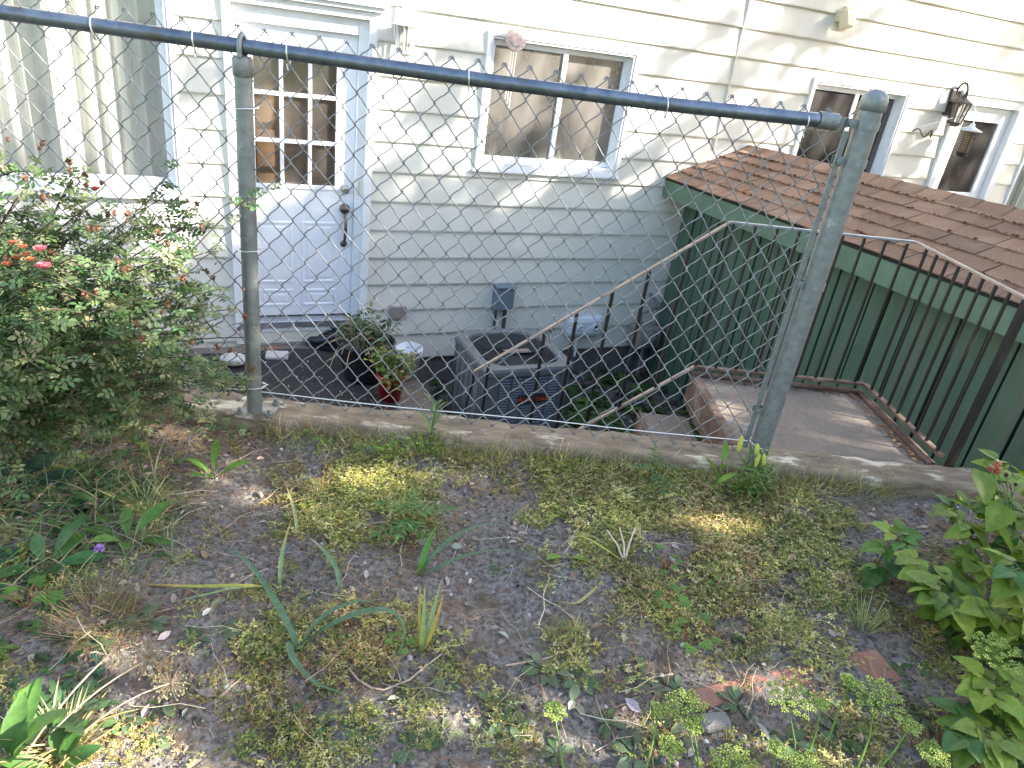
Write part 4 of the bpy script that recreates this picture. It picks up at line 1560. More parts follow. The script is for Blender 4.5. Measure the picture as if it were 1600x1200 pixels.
def sample(n, f, x0=-1.9, x1=2.6, y0=.55, y1=2.115, rr=r):
    x = rr.uniform(x0, x1, n)
    y = rr.uniform(y0, y1, n)
    k = rr.random(n) < np.clip(f(x, y), 0, 1)
    x, y = x[k], y[k]
    return np.column_stack([x, y, soil_h(x, y)])


# sprig templates: a few thin stems with tiny paired leaves
def sprig(seed, nst=3, h=1.0, nl=5, lw=.17, stemw=.012):
    q = np.random.default_rng(seed)
    parts = []
    for s_ in range(nst):
        a0 = q.uniform(0, 6.28)
        lean = q.uniform(.3, 1.1)
        t = np.linspace(0, 1, 4)
        P = np.column_stack([lean * t * math.cos(a0) * h, lean * t * math.sin(a0) * h, h * (.15 * t + .75 * t * (1 - .35 * t)) * q.uniform(.5, 1)])
        parts.append(strip_t(P, stemw, 3))
        for k in range(nl):
            tt = (k + .8) / nl
            p = np.array([np.interp(tt, t, P[:, i]) for i in range(3)])
            for sgn in (0, math.pi):
                aa = a0 + 1.57 + sgn + q.normal(0, .6) + k * 1.3
                parts.append(xf(leaf_t(1, .62, 1 if k < 2 else 2, .2, .1, peak=.5), p, (math.cos(aa), math.sin(aa), q.uniform(-.1, .6)), q.uniform(-.4, .4), lw * q.uniform(.7, 1.2), col=np.ones(3) * q.uniform(.75, 1.25)))
    return merge(*parts)


SPR = [sprig(100 + k) for k in range(6)]
b = MB()
P = sample(86000, lambda x, y: (field(x, y, cover, .20, 31, .42, 7.0) + .75 * fbm(x, y, 33, 3, 24.0) - .12) * (x > -1.35), rr=r)
Pt = sample(9000, lambda x, y: (field(x, y, cover, .10, 31, .42, 7.0) * .6 + .5 * fbm(x, y, 34, 3, 18.0)) * (x > -1.35), rr=r)
P = np.vstack([P, Pt])
pick = r.integers(0, 6, len(P))
dry = .55 * fbm(P[:, 0], P[:, 1], 41, 4, 9.0) + r.normal(0, .5, len(P))
cols = tints(len(P), YG, .22, r)
cd_ = tints(len(P), BRN, .22, r)
cols[dry > .55] = cd_[dry > .55]
cols *= (1 + .22 * np.clip(fbm(P[:, 0], P[:, 1], 43, 3, 14.0), -1.2, 1.5))[:, None]
szs = r.uniform(.014, .036, len(P)) * (.7 + .5 * np.clip(field(P[:, 0], P[:, 1], cover, .2, 31, .3, 7.0), 0, 1))
szs[-len(Pt):] = r.uniform(.030, .058, len(Pt))
for k in range(6):
    m_ = pick == k
    b.scatter(SPR[k], P[m_], rdir(m_.sum(), -.12, .12, r), None, szs[m_], cols[m_])
b.build('chickweed_cover', M['leaf'], kind='stuff', label='low yellow green chickweed mat with dry patches over the grey soil', cat='ground cover')

# dry brown thatch: thin crossing straws
tw = strip_t([(0, 0, 0), (.15, .35, .05), (-.05, .7, .03), (.1, 1, 0)], .011, 3)
b = MB()
P = sample(60000, lambda x, y: field(x, y, px_patches([(300, 670, 90, 1.6), (380, 660, 60, 1.0), (560, 1000, 80, 1.5), (600, 960, 60, 1.2), (500, 1010, 60, 1.0), (730, 960, 40, .9), (1100, 920, 80, .7), (900, 1010, 60, .6), (250, 760, 90, .5), (380, 1050, 60, .5), (1200, 900, 120, .3), (640, 870, 60, .3), (150, 1000, 100, .4), (760, 930, 70, -.4)]), .16, 51, .22, 6.0), rr=r)
b.scatter(tw, P + [0, 0, .003], rdir(len(P), -.1, .25, r), None, r.uniform(.018, .055, len(P)), tints(len(P), [(.36, .21, .10), (.26, .13, .065), (.46, .33, .18), (.32, .16, .075)], .25, r))
# long pale straws
P = sample(1700, lambda x, y: .5 + 0 * x, rr=r)
lw_ = strip_t([(0, 0, 0), (.04, .3, .02), (-.02, .65, .03), (.03, 1, 0)], .006, 4)
b.scatter(lw_, P + [0, 0, .006], rdir(len(P), -.05, .12, r), None, r.uniform(.06, .16, len(P)), tints(len(P), [(.50, .40, .26), (.38, .27, .16), (.58, .50, .36)], .2, r))
b.build('dry_thatch', M['bits'], kind='stuff', label='dead brown straw and thatch lying over the bed', cat='dead grass')

# litter: curled dead leaves, chips
lf = leaf_t(1, .5, 3, .35, -.15)
b = MB()
P = sample(3300, lambda x, y: .5 + .3 * fbm(x, y, 61, 3, 6.0), rr=r)
b.scatter(lf, P + [0, 0, .004], rdir(len(P), -.15, .3, r), r.uniform(-.8, .8, len(P)), r.uniform(.010, .034, len(P)) * (1 + .5 * (r.random(len(P)) > .93)),
          tints(len(P), [(.30, .23, .17), (.36, .30, .25), (.24, .16, .10), (.46, .40, .34), (.18, .12, .085)], .25, r))
b.build('leaf_litter', M['bits'], kind='stuff', label='small dead grey and tan leaves scattered on the soil', cat='leaf litter')
# crumbs and pebbles
cr = MB().ball((0, 0, 0), (1, .8, .6), 6, 4)
crv, crf = cr.V[0], cr.F[0]
q_ = np.random.default_rng(5)
crv = crv * (1 + q_.normal(0, .14, (len(crv), 1)))
b = MB()
P = sample(52000, lambda x, y: .45 + .4 * fbm(x, y, 71, 3, 9.0), rr=r)
sz = np.clip(r.lognormal(-5.85, .5, len(P)), .0012, .010)
b.scatter((crv, crf), P + np.array([0, 0, .0005]), rdir(len(P), -.2, .2, r), r.uniform(-1, 1, len(P)), sz, tints(len(P), [(.13, .112, .10), (.24, .215, .19), (.09, .075, .062), (.19, .165, .14)], .3, r))
P = sample(900, lambda x, y: .5 + .3 * fbm(x, y, 72, 3, 9.0), rr=r)
b.scatter((crv, crf), P + np.array([0, 0, .001]), rdir(len(P), -.2, .2, r), r.uniform(-1, 1, len(P)), r.uniform(.003, .010, len(P)), tints(len(P), [(.32, .31, .31), (.5, .48, .46), (.24, .22, .21)], .2, r))
b.build('pebbles', M['bits'], smooth=True, kind='stuff', label='crumbs of soil and small pebbles over the bed', cat='pebbles')

# bright green clover clumps along the kerb
clv = merge(*[xf(leaf_t(1, .85, 2, .1, .05, peak=.6), (0, 0, 3.4), (math.cos(a), math.sin(a), .15), 0, .62) for a in (0, 2.1, 4.2)] + [strip_t([(0, 0, 0), (.2, 0, 1.7), (0, 0, 3.4)], .03, 3)])
b = MB()
pc = px_patches([(478, 704, 34, 1.5), (500, 706, 26, 1.0), (600, 716, 38, 1.5), (645, 714, 38, 1.5), (685, 712, 26, 1.0), (560, 722, 24, .5), (390, 786, 14, .5)])
P = sample(30000, lambda x, y: field(x, y, pc, -.22, 81, .08, 20.0), rr=r)
hgt = .5 + .5 * np.clip(field(P[:, 0], P[:, 1], pc, -.2, 82, 0, 1), 0, 1)
b.scatter(clv, P, rdir(len(P), -.3, .3, r), None, r.uniform(.006, .0135, len(P)) * hgt * 1.2, tints(len(P), [(.13, .26, .03), (.18, .31, .04), (.09, .19, .03)], .2, r))
b.build('clover_clumps', M['leaf'], kind='stuff', label='bright green clover clumps growing along the kerb right of the line post', cat='clover')

# left hand tangle: grass blades and broad weeds
bl = leaf_t(1, .022, 5, .25, .35, peak=.3)
bl2 = leaf_t(1, .03, 5, .25, .7, peak=.3)
b = MB()
pl = px_patches([(100, 800, 150, 1.0), (200, 850, 110, .9), (60, 920, 120, .8), (180, 760, 90, .7), (280, 800, 60, .6), (1390, 745, 22, 1.6), (1440, 750, 20, 1.5), (1340, 940, 30, .8),
                 (60, 700, 120, .6), (300, 700, 40, .4)])
P = sample(30000, lambda x, y: field(x, y, pl, -.2, 91, .14, 6.0), rr=r)
k = len(P) // 2
dr = rdir(len(P), .1, .9, r)
dr[:, 0] += .35
cg = tints(len(P), [(.10, .17, .065), (.15, .21, .09), (.28, .26, .14), (.12, .18, .08), (.32, .28, .16), (.18, .24, .11)], .2, r)
L_ = r.uniform(.04, .13, len(P)) * np.where(P[:, 0] > .8, .55, 1)
b.scatter(bl, P[:k], dr[:k], None, L_[:k], cg[:k])
b.scatter(bl2, P[k:], dr[k:], None, L_[k:] * 1.1, cg[k:])
b.build('wild_grass', M['grass'], kind='stuff', label='fine tangled grass lying under and beside the rose bush', cat='grass')

b = MB()
P = sample(15000, lambda x, y: field(x, y, px_patches([(60, 650, 150, .8), (100, 780, 160, .8), (40, 900, 140, .6), (200, 680, 90, .5), (100, 1000, 140, .4), (60, 1070, 100, .6), (250, 740, 60, .25), (250, 880, 60, .3)]), -.28, 95, .14, 7.0), rr=r)
tp = merge(*[xf(leaf_t(1, .62, 3, .12, .25, peak=.5), (0, 0, .25), (math.cos(a), math.sin(a), .3), 0, .6 + .15 * (i % 2), col=np.ones(3) * (.8 + .12 * i)) for i, a in enumerate((0, 1.6, 3.0, 4.6))] + [strip_t([(0, 0, 0), (0, 0, .3)], .02, 3)])
b.scatter(tp, P, rdir(len(P), -.4, .4, r), None, r.uniform(.014, .042, len(P)), tints(len(P), DKG + [(.08, .16, .04), (.12, .21, .04)], .25, r))
b.build('weed_cover', M['leaf'], kind='stuff', label='dark leafy weeds crowding the ground under the rose bush', cat='weeds')

# sparse seedling stalks along the kerb edge
b = MB()
kx_ = r.uniform(-.62, 1.6, 1300)
P = np.column_stack([kx_, r.uniform(2.02, 2.112, 1300), np.zeros(1300)])
P[:, 2] = soil_h(P[:, 0], P[:, 1])
st_ = merge(strip_t([(0, 0, 0), (.05, .35, .1), (0, .7, .0), (.05, 1, .05)], .008, 3),
            *[xf(leaf_t(1, .6, 1, .2, 0), (.03 * math.sin(k * 2), .35 + .16 * k, 0.04), (math.cos(k * 2.3), .4, math.sin(k * 2.3)), 0, .09, col=(1.25, 1.2, 1.0)) for k in range(5)])
b.scatter(st_, P, rdir(1300, .6, 1, r), None, r.uniform(.03, .10, 1300), tints(1300, YG + [(.5, .42, .22)], .2, r))
b.build('kerb_seedlings', M['leaf'], kind='stuff', label='thin straw coloured seedlings standing along the kerb edge', cat='seedlings')

# yard weeds behind the fence
b = MB()
P = np.column_stack([r.uniform(-.2, 2.6, 3000), r.uniform(2.6, 6.6, 3000), np.full(3000, ZL)])
P = P[r.random(3000) < np.clip(.1 + .7 * np.exp(-((P[:, 0] - 1.45) ** 2 + (P[:, 1] - 5.0) ** 2) / 1.2), 0, 1)]
b.scatter(tp, P, rdir(len(P), -.4, .4, r), None, r.uniform(.06, .15, len(P)), tints(len(P), [(.05, .11, .03), (.08, .16, .035), (.04, .08, .03)], .3, r))
b.build('yard_weeds', M['leaf'], kind='stuff', label='green weeds growing in the shady yard behind the fence', cat='weeds')
b = MB()
P = np.column_stack([r.uniform(-.3, 2.8, 900), r.uniform(2.5, 6.8, 900), np.full(900, ZL + .01)])
b.scatter((crv, crf), P, rdir(900, -.2, .2, r), r.uniform(-1, 1, 900), r.uniform(.01, .05, 900), tints(900, [(.10, .09, .085), (.2, .19, .18), (.06, .05, .05)], .3, r))
b.build('yard_rubble', M['bits'], smooth=True, kind='stuff', label='stones and rubble on the yard floor behind the fence', cat='rubble')


# ------------------------------------------------------------------ strap leaves
def strap(pts, w, col, b, tipcol=None):
    """flat arching leaf through 3D points; w width"""
    P = np.array(pts, float)
    n = 16
    t = np.linspace(0, 1, len(P))
    tt = np.linspace(0, 1, n)
    # smooth through the points
    Q = np.column_stack([np.interp(tt, t, P[:, i]) for i in range(3)])
    for _ in range(3):
        Q[1:-1] = (Q[:-2] + 2 * Q[1:-1] + Q[2:]) / 4
    T = np.gradient(Q, axis=0)
    T /= np.linalg.norm(T, axis=1)[:, None]
    V, K = [], []
    for i in range(n):
        s_ = np.cross(T[i], [0, 0, 1.0])
        s_ /= np.linalg.norm(s_) + 1e-6
        u_ = np.cross(s_, T[i])
        ww = w * .33 * (.75 + .5 * math.sin(min(1, tt[i] * 1.3) * math.pi)) * (1 - tt[i] ** 5) + .0005
        V += [Q[i] - s_ * ww + u_ * ww * .5, Q[i], Q[i] + s_ * ww + u_ * ww * .5]
        c = np.array(col)
        if tipcol is not None:
            f = np.clip((tt[i] - .55) / .3, 0, 1)
            c = c * (1 - f) + np.array(tipcol) * f
        K.append(c)
    F, KK = [], []
    for i in range(n - 1):
        a = 3 * i
        F += [(a, a + 1, a + 4, a + 3), (a + 1, a + 2, a + 5, a + 4)]
        KK += [K[i], K[i]]
    b.add(V, F, np.array(KK))


def strap_plant(name, base, leaves, label, cat='plant', w=.016, col=(.13, .22, .10), group=None):
    bp_ = G(*base)
    root = thing(name, bp_, label, cat, group)
    for lv in leaves:
        pts = [bp_] + [G(px, py, h) for (px, py, h) in lv['p']]
        b = MB()
        strap(pts, lv.get('w', w), lv.get('c', col), b, lv.get('tip'))
        b.build('leaf', M['leaf'], root, smooth=True)
    return root


YT = (.55, .38, .12)
strap_plant('strap_leaf_plant', (468, 1022), [
    dict(p=[(455, 985, .05), (425, 930, .09), (385, 872, .11), (345, 852, .10)], w=.018),
    dict(p=[(480, 990, .06), (510, 958, .11), (550, 940, .12), (588, 938, .11)], w=.016),
    dict(p=[(490, 990, .06), (540, 965, .12), (600, 945, .14), (630, 965, .11), (634, 1000, .05), (622, 1030, .005)], w=.019),
    dict(p=[(450, 1000, .04), (455, 1030, .03), (490, 1070, .02), (550, 1088, .012)], w=.018),
], 'arching grey green strap leaved plant in the middle foreground of the bed', w=.017, col=(.12, .20, .11))
strap_plant('strap_leaf_plant', (655, 898), [
    dict(p=[(670, 875, .05), (700, 845, .10), (745, 820, .12), (795, 812, .11)], w=.015),
    dict(p=[(680, 890, .03), (720, 870, .06), (770, 858, .06), (820, 862, .02)], w=.013),
    dict(p=[(662, 870, .05), (672, 840, .07), (684, 820, .05)], w=.02, c=(.10, .24, .04)),
], 'strap leaved plant with two blades arching right over the bare soil', col=(.12, .20, .11))
strap_plant('cut_stalk', (658, 1022), [
    dict(p=[(660, 995, .05), (663, 950, .10), (664, 912, .14)], w=.012, c=(.26, .35, .14)),
    dict(p=[(668, 990, .05), (680, 945, .10), (690, 905, .15)], w=.013, c=(.28, .36, .15)),
    dict(p=[(672, 1000, .05), (688, 950, .10), (692, 930, .10)], w=.010, c=(.5, .33, .06)),
    dict(p=[(656, 1000, .04), (655, 950, .08), (657, 915, .12)], w=.008, c=(.42, .34, .07)),
], 'pair of cut pale green leaf stalks standing upright with yellow tips', 'stalks')
strap_plant('single_leaf', (437, 918), [dict(p=[(438, 885, .04), (444, 850, .08), (455, 812, .11)], w=.013, c=(.24, .34, .15), tip=YT)],
            'single upright pale leaf tapering to a yellow tip left of the bed centre', 'leaf')
strap_plant('single_leaf', (530, 918), [dict(p=[(527, 890, .04), (513, 868, .06), (498, 852, .05), (484, 841, .03)], w=.013, c=(.16, .28, .15), tip=(.55, .55, .4))],
            'curled pale leaf bending back left beside the upright one', 'leaf')
strap_plant('single_leaf', (463, 838), [dict(p=[(464, 820, .03), (458, 790, .04), (450, 765, .03), (444, 752, .01)], w=.010, c=(.42, .42, .20), tip=(.42, .28, .18))],
            'withered twisted yellowing leaf standing in the bare soil', 'leaf')
strap_plant('fallen_leaf', (420, 918), [dict(p=[(380, 915, .035), (320, 918, .02), (260, 915, .012), (195, 912, .005)], w=.013, c=(.46, .42, .10), tip=(.52, .32, .12)),
                                        dict(p=[(370, 918, .04), (320, 930, .02), (270, 940, .01)], w=.009, c=(.30, .38, .16))],
            'long yellow and orange leaf lying flat on the soil at the left', 'leaf')
strap_plant('fallen_leaf', (978, 880), [dict(p=[(955, 865, .04), (930, 848, .05), (905, 835, .03), (885, 845, .01), (872, 860, .005)], w=.009, c=(.46, .44, .12), tip=(.45, .36, .2))],
            'yellow bent leaf arching beside the white root sprouts', 'leaf')
strap_plant('fallen_leaf', (942, 908), [dict(p=[(920, 930, .012), (900, 945, .01), (865, 938, .006)], w=.010, c=(.46, .42, .16), tip=(.4, .28, .16))],
            'yellow kinked leaf lying on the bare soil right of centre', 'leaf')
strap_plant('upright_leaf', (505, 780), [dict(p=[(505, 765, .02), (506, 750, .035), (507, 738, .05)], w=.009, c=(.45, .28, .04), tip=(.5, .24, .05))],
            'short orange brown blade upright near the clover by the kerb', 'leaf')
# white root sprouts
b = MB()
o_ = G(975, 880)
for (px, py, h) in [(948, 828, .06), (968, 824, .075), (993, 824, .075)]:
    q = G(px, py, h)
    b.tube([o_, (o_ + q) / 2 + [rng.normal(0, .006), 0, .004], q], [.0035, .0028, .002], 6, col=(.62, .52, .38))
b.build('root_sprouts', M['bits'], smooth=True, label='three pale leafless stems fanning up from one root in the bed', cat='stems')
b = MB()
for pts in ([(545, 1045), (560, 1062), (580, 1075), (600, 1078), (640, 1062), (660, 1045), (690, 1022), (705, 1000)], [(790, 1040), (850, 1030), (905, 1010), (940, 1005)],
            [(1160, 875), (1190, 858), (1215, 845)], [(960, 900), (1000, 925), (1030, 960)], [(1320, 880), (1340, 930)], [(570, 820), (600, 815), (640, 822)],
            [(880, 700), (890, 730), (860, 760)]):
    b.tube([G(x, y, .006 + .004 * math.sin(i * 2)) for i, (x, y) in enumerate(pts)], .0024, 5, col=(.45, .33, .24))
b.build('fallen_stems', M['bits'], smooth=True, label='pale dry root stems trailing across the soil', cat='stems', kind='stuff')


# ------------------------------------------------------------------ rosettes and weeds
def rosette(name, px, py, n, L, wd_, label, col=BG, rise=.5, seed=0, cat='weed', group=None, tm=None, h0=0):
    r_ = np.random.default_rng(seed + int(px * 7 + py))
    c = G(px, py)
    root = thing(name, c, label, cat, group)
    t_ = tm or leaf_t(1, wd_, 6, .14, .35, peak=.6)
    b = MB()
    for k in range(n):
        a = 2 * math.pi * k / n + r_.normal(0, .25)
        rs = rise * r_.uniform(.4, 1.3)
        d = np.array([math.cos(a), math.sin(a), rs])
        sc_ = L * r_.uniform(.7, 1.15)
        pet = .25 * sc_
        dn = d / np.linalg.norm(d)
        b.tube([c + [0, 0, h0], c + [0, 0, h0] + dn * pet], [.0018, .0014], 4, col=(.14, .2, .06))
        b.scatter(t_, [c + [0, 0, h0] + dn * pet * .9], [d], np.array([r_.normal(0, .25)]), sc_, tints(1, col, .15, r_))
    b.build('leaves', M['leaf'], root, smooth=True)
    return root


rosette('dock_weed', 335, 748, 8, .105, .30, 'bright green dock weed with long upright leaves near the line post', [(.12, .24, .035), (.16, .29, .05)], 1.1, 1,
        tm=leaf_t(1, .27, 7, .2, .25, peak=.6))
rosette('dock_weed', 350, 660, 5, .075, .35, 'small bright weed rising beside the foot of the line post', [(.15, .28, .04), (.28, .27, .08)], 1.3, 2)
rosette('broad_weed', 160, 800, 5, .07, .45, 'small broad leaved weed under the rose with upright pale leaves', [(.07, .14, .04)], 1.2, 3)
rosette('broad_weed', 200, 850, 6, .10, .40, 'broad leaved plantain in the long grass left of the bare soil', [(.09, .19, .04)], 1.0, 4)
rosette('broad_weed', 75, 890, 7, .11, .42, 'large plantain rosette in the grass near the left edge', [(.05, .13, .04), (.08, .17, .045)], .8, 5)
rosette('hosta_plant', 5, 765, 6, .20, .40, 'big dark glossy leaves at the left edge in the shade of the rose', [(.03, .075, .05)], .35, 6, cat='plant')
rosette('clump_leaves', 10, 1200, 9, .125, .36, 'lush bright green broad leaved plant in the bottom left corner', [(.085, .18, .035), (.11, .22, .045)], 1.6, 7, cat='plant',
        tm=leaf_t(1, .38, 7, .2, .3, peak=.5))
rosette('clump_leaves', 92, 1205, 6, .09, .34, 'smaller broad leaved clump right of the corner plant', [(.07, .17, .035)], 1.5, 8, cat='plant', tm=leaf_t(1, .36, 7, .2, .3, peak=.5))
rosette('thistle_weed', 100, 1120, 7, .09, .30, 'grey green jagged weed above the bottom left corner plant', [(.06, .12, .05), (.10, .16, .07)], .8, 9, tm=leaf_t(1, .36, 9, .15, .25, serr=.25))
PLW = [(850, 1050, 8, .065), (905, 1065, 8, .06), (1000, 1060, 6, .075), (780, 1100, 8, .060), (795, 1130, 6, .055), (950, 1130, 9, .05), (990, 1180, 8, .07), (690, 1150, 7, .055), (570, 1130, 6, .06),
       (480, 1130, 7, .06), (500, 1080, 6, .04), (405, 1000, 7, .05), (700, 1060, 6, .05), (1150, 1100, 10, .055), (1230, 930, 7, .05), (1290, 1090, 7, .05), (1340, 1090, 8, .05), (1400, 1060, 8, .055),
       (1230, 1160, 9, .06), (1310, 1150, 8, .065), (1170, 1010, 6, .065), (1055, 1080, 6, .05), (1040, 1150, 8, .055), (240, 1150, 7, .05), (190, 1125, 7, .05), (250, 1100, 6, .055), (300, 1000, 6, .045), (350, 985, 7, .045), (640, 1170, 6, .05), (380, 1165, 6, .05),
       (1440, 1120, 8, .055), (1430, 1040, 7, .05), (560, 1170, 6, .04), (870, 1180, 6, .05), (780, 890, 5, .04), (1080, 990, 6, .045), (230, 970, 6, .06), (150, 1080, 7, .06)]
LMK = [(540, 1060, 'the curved strap leaf'), (665, 1000, 'the cut stalk pair'), (1120, 1080, 'the leftmost red brick'), (1220, 1056, 'the middle red brick'), (1360, 1040, 'the right red brick'), (1240, 1085, 'the central parsley head'),
       (1378, 1085, 'the widest parsley head'), (868, 1108, 'the lone small parsley head'), (1075, 1010, 'the cut leaved weed'), (155, 975, 'the dry grass tuft'), (265, 1068, 'the lowest allium head'), (105, 1190, 'the corner leaf clump'),
       (488, 1150, 'the teal leaf scrap'), (905, 990, 'the round yellowish tuft'), (1370, 860, 'the raspberry shoot'), (1050, 1165, 'the low parsley head'), (975, 870, 'the white root sprouts'), (420, 918, 'the long yellow leaf')]
seen = {}


def weed_label(px, py, n, L):
    cand = sorted(LMK, key=lambda m: (m[0] - px) ** 2 + (m[1] - py) ** 2)
    size = 'tiny' if L < .046 else 'small' if L < .056 else 'medium' if L < .063 else 'large'
    for (mx, my, nm) in cand:
        dx, dy = px - mx, py - my
        side = ('right of ' if dx > 0 else 'left of ') if abs(dx) > abs(dy) * 1.3 else ('nearer the camera than ' if dy > 0 else 'beyond ')
        t_ = size + ' dusty green plantain rosette ' + side + nm
        if t_ not in seen:
            seen[t_] = 1
            return t_


for i, (px, py, n, L) in enumerate(PLW):
    rosette('plantain_weed', px, py, n + 1, L * .72, .5, weed_label(px, py, n, L), [(.10, .155, .075), (.14, .19, .10), (.09, .15, .06), (.17, .20, .12)], .38, 20 + i,
            group='plantain weeds over the bed')
rosette('seedling', 885, 872, 2, .055, .7, 'two rounded bright leaves of a seedling left of the root sprouts', [(.18, .30, .05)], .7, 70, cat='seedling')
rosette('seedling', 1130, 760, 4, .05, .4, 'pale dotted weed with mottled leaves below the kerb centre right', [(.3, .33, .1)], .9, 71, cat='seedling')
# raised cut-leaf weeds (geranium like)
def cutleaf(name, px, py, stems, L, label, col, seed, h=.06):
    r_ = np.random.default_rng(seed)
    c = G(px, py)
    root = thing(name, c, label, 'weed')
    t_ = merge(*[xf(leaf_t(1, .5, 4, .1, .1, serr=.2), (0, 0, 0), (math.sin(a), math.cos(a), 0), 0, 1 - .25 * abs(a)) for a in (-1.3, -.65, 0, .65, 1.3)])
    b = MB()
    for k in range(stems):
        a = 2 * math.pi * k / stems + r_.normal(0, .3)
        p = c + np.array([math.cos(a) * h * r_.uniform(.3, 1), math.sin(a) * h * r_.uniform(.3, 1), h * r_.uniform(.5, 1.2)])
        b.tube([c, (c + p) / 2 + [0, 0, .01], p], .0013, 4, col=(.35, .16, .09))
        b.scatter(t_, [p], [(math.cos(a), math.sin(a), .1)], np.array([r_.normal(0, .2)]), L * r_.uniform(.7, 1.2), tints(1, col, .15, r_))
    b.build('leaves', M['leaf'], root, smooth=True)


cutleaf('geranium_weed', 1075, 1010, 7, .032, 'cut leaved bright weed with reddish stems right of centre', [(.12, .23, .04), (.16, .27, .05)], 5)
cutleaf('geranium_weed', 1040, 960, 5, .028, 'small lobed weed above the cut leaved one', [(.10, .20, .04)], 6)
cutleaf('geranium_weed', 40, 950, 6, .035, 'round lobed weed leaves at the left edge in the grass', [(.10, .22, .04)], 7)
cutleaf('geranium_weed', 620, 1010, 5, .022, 'tiny lobed weed inside the arch of the strap leaves', [(.12, .24, .04)], 8, .03)
cutleaf('geranium_weed', 1040, 890, 6, .022, 'feathery bright weed below the soil clods', [(.10, .22, .04)], 9, .04)


def pinnate(name, px, py, h, fronds, label, col, seed):
    r_ = np.random.default_rng(seed)
    c = G(px, py)
    root = thing(name, c, label, 'seedling')
    MB().tube([c, c + [0, 0, h]], [.003, .002], 6, col=(.12, .14, .05)).build('stem', M['leaf'], root, smooth=True)
    t_ = leaf_t(1, .30, 5, .12, .15, serr=.14)
    for (a, L, el, zf) in fronds:
        b = MB()
        o = c + [0, 0, h * zf]
        d = np.array([math.cos(a), math.sin(a), el])
        d /= np.linalg.norm(d)
        P = [o + d * L * s_ + np.array([0, 0, -.25 * L * s_ * s_]) for s_ in np.linspace(0, 1, 6)]
        b.tube(P, .0012, 4, col=(.12, .2, .06))
        s0 = np.cross(d, [0, 0, 1.0])
        s0 /= np.linalg.norm(s0)
        for k in range(5):
            q = P[min(5, k + 1)]
            for sg in (-1, 1):
                dd = s0 * sg + d * .55 + np.array([0, 0, -.12])
                b.scatter(t_, [q], [dd], np.array([r_.normal(0, .15)]), L * .42 * (1 - .08 * k) * r_.uniform(.85, 1.1), tints(1, col, .12, r_))
        b.scatter(t_, [P[-1]], [d + [0, 0, -.3]], np.array([0.]), L * .42, tints(1, col, .12, r_))
        b.build('frond', M['leaf'], root)


pinnate('tree_seedling', 640, 838, .085, [(2.9, .085, .35, 1), (.3, .10, .3, 1), (1.6, .075, .5, 1), (4.4, .08, .2, .8), (3.6, .09, .1, .6), (5.4, .085, .1, .7)], 'compound leaved seedling standing in the bed left of centre', [(.07, .17, .04), (.10, .22, .055)], 31)
pinnate('tree_seedling', 1018, 760, .085, [(1.5, .085, .6, 1), (3.3, .07, .3, .9), (.2, .07, .3, .9), (4.8, .085, .1, .7), (5.6, .06, .1, .6)], 'compound leaved seedling standing by the kerb right of centre', [(.07, .16, .05), (.10, .20, .07)], 32)


def leafy_stem(name, base, h, nl, L, label, cat, col, seed, lean=(0, 0), tm=None, ang=.6, base_z=None, taper=.5, w=.35):
    r_ = np.random.default_rng(seed)
    c = np.array(base, float)
    root = thing(name, c, label, cat)
    P = [c + np.array([lean[0] * t * t, lean[1] * t * t, h * t]) for t in np.linspace(0, 1, 8)]
    MB().tube(P, np.linspace(.0035, .0018, 8), 6, col=(.12, .19, .05)).build('stem', M['leaf'], root, smooth=True)
    b = MB()
    t_ = tm or leaf_t(1, w, 5, .18, .2, peak=.5)
    for k in range(nl):
        f = (k + 1) / nl
        p = c + np.array([lean[0] * f * f, lean[1] * f * f, h * f])
        a = k * 2.4 + r_.normal(0, .2)
        b.scatter(t_, [p], [(math.cos(a), math.sin(a), ang + .5 * f)], np.array([r_.normal(0, .2)]), L * (1 - taper * f * .6) * r_.uniform(.85, 1.15), tints(1, col, .15, r_))
    b.build('leaves', M['leaf'], root, smooth=True)
    return root


kq = on_z(672, 690, -1.30)
leafy_stem('kerb_sprout', kq, .135, 11, .085, 'upright leafy sprout growing out from the kerb in front of the air conditioner', 'sprout', [(.13, .26, .05), (.20, .28, .12)], 41, (.012, .02), ang=1.2, w=.24)
kq = G(985, 770)
# tiger lily with buds at the end post
lq = G(1168, 772)
lily = thing('lily_plant', lq, 'leafy green lily with pale yellow buds at the foot of the end post', 'lily')
r_ = np.random.default_rng(50)
sb, lb_ = MB(), MB()
tops = []
for k, (dx, dy, hh) in enumerate([(0, 0, .15), (-.035, .01, .17), (.03, -.01, .14), (.015, .03, .16), (-.02, -.03, .11), (.05, .015, .12), (-.05, -.01, .12)]):
    o = lq + [dx, dy, 0]
    tip = o + np.array([r_.normal(0, .012), r_.normal(0, .01), hh])
    tops.append(tip)
    sb.tube([o, (o + tip) / 2, tip], [.003, .0025, .002], 6, col=(.14, .22, .06))
    n = 30
    f = np.linspace(.08, 1, n)
    pos = o + (tip - o) * f[:, None]
    a = np.arange(n) * 2.4 + k
    lb_.scatter(leaf_t(1, .16, 4, .15, .35, peak=.4), pos, np.column_stack([np.cos(a), np.sin(a), np.full(n, .55)]), r_.normal(0, .2, n), .055 * (1 - .35 * f) * r_.uniform(.8, 1.1, n), tints(n, [(.13, .24, .05), (.19, .30, .08), (.24, .33, .12)], .12, r_))
sb.build('stems', M['leaf'], lily, smooth=True)
lb_.build('leaves', M['leaf'], lily, smooth=True)
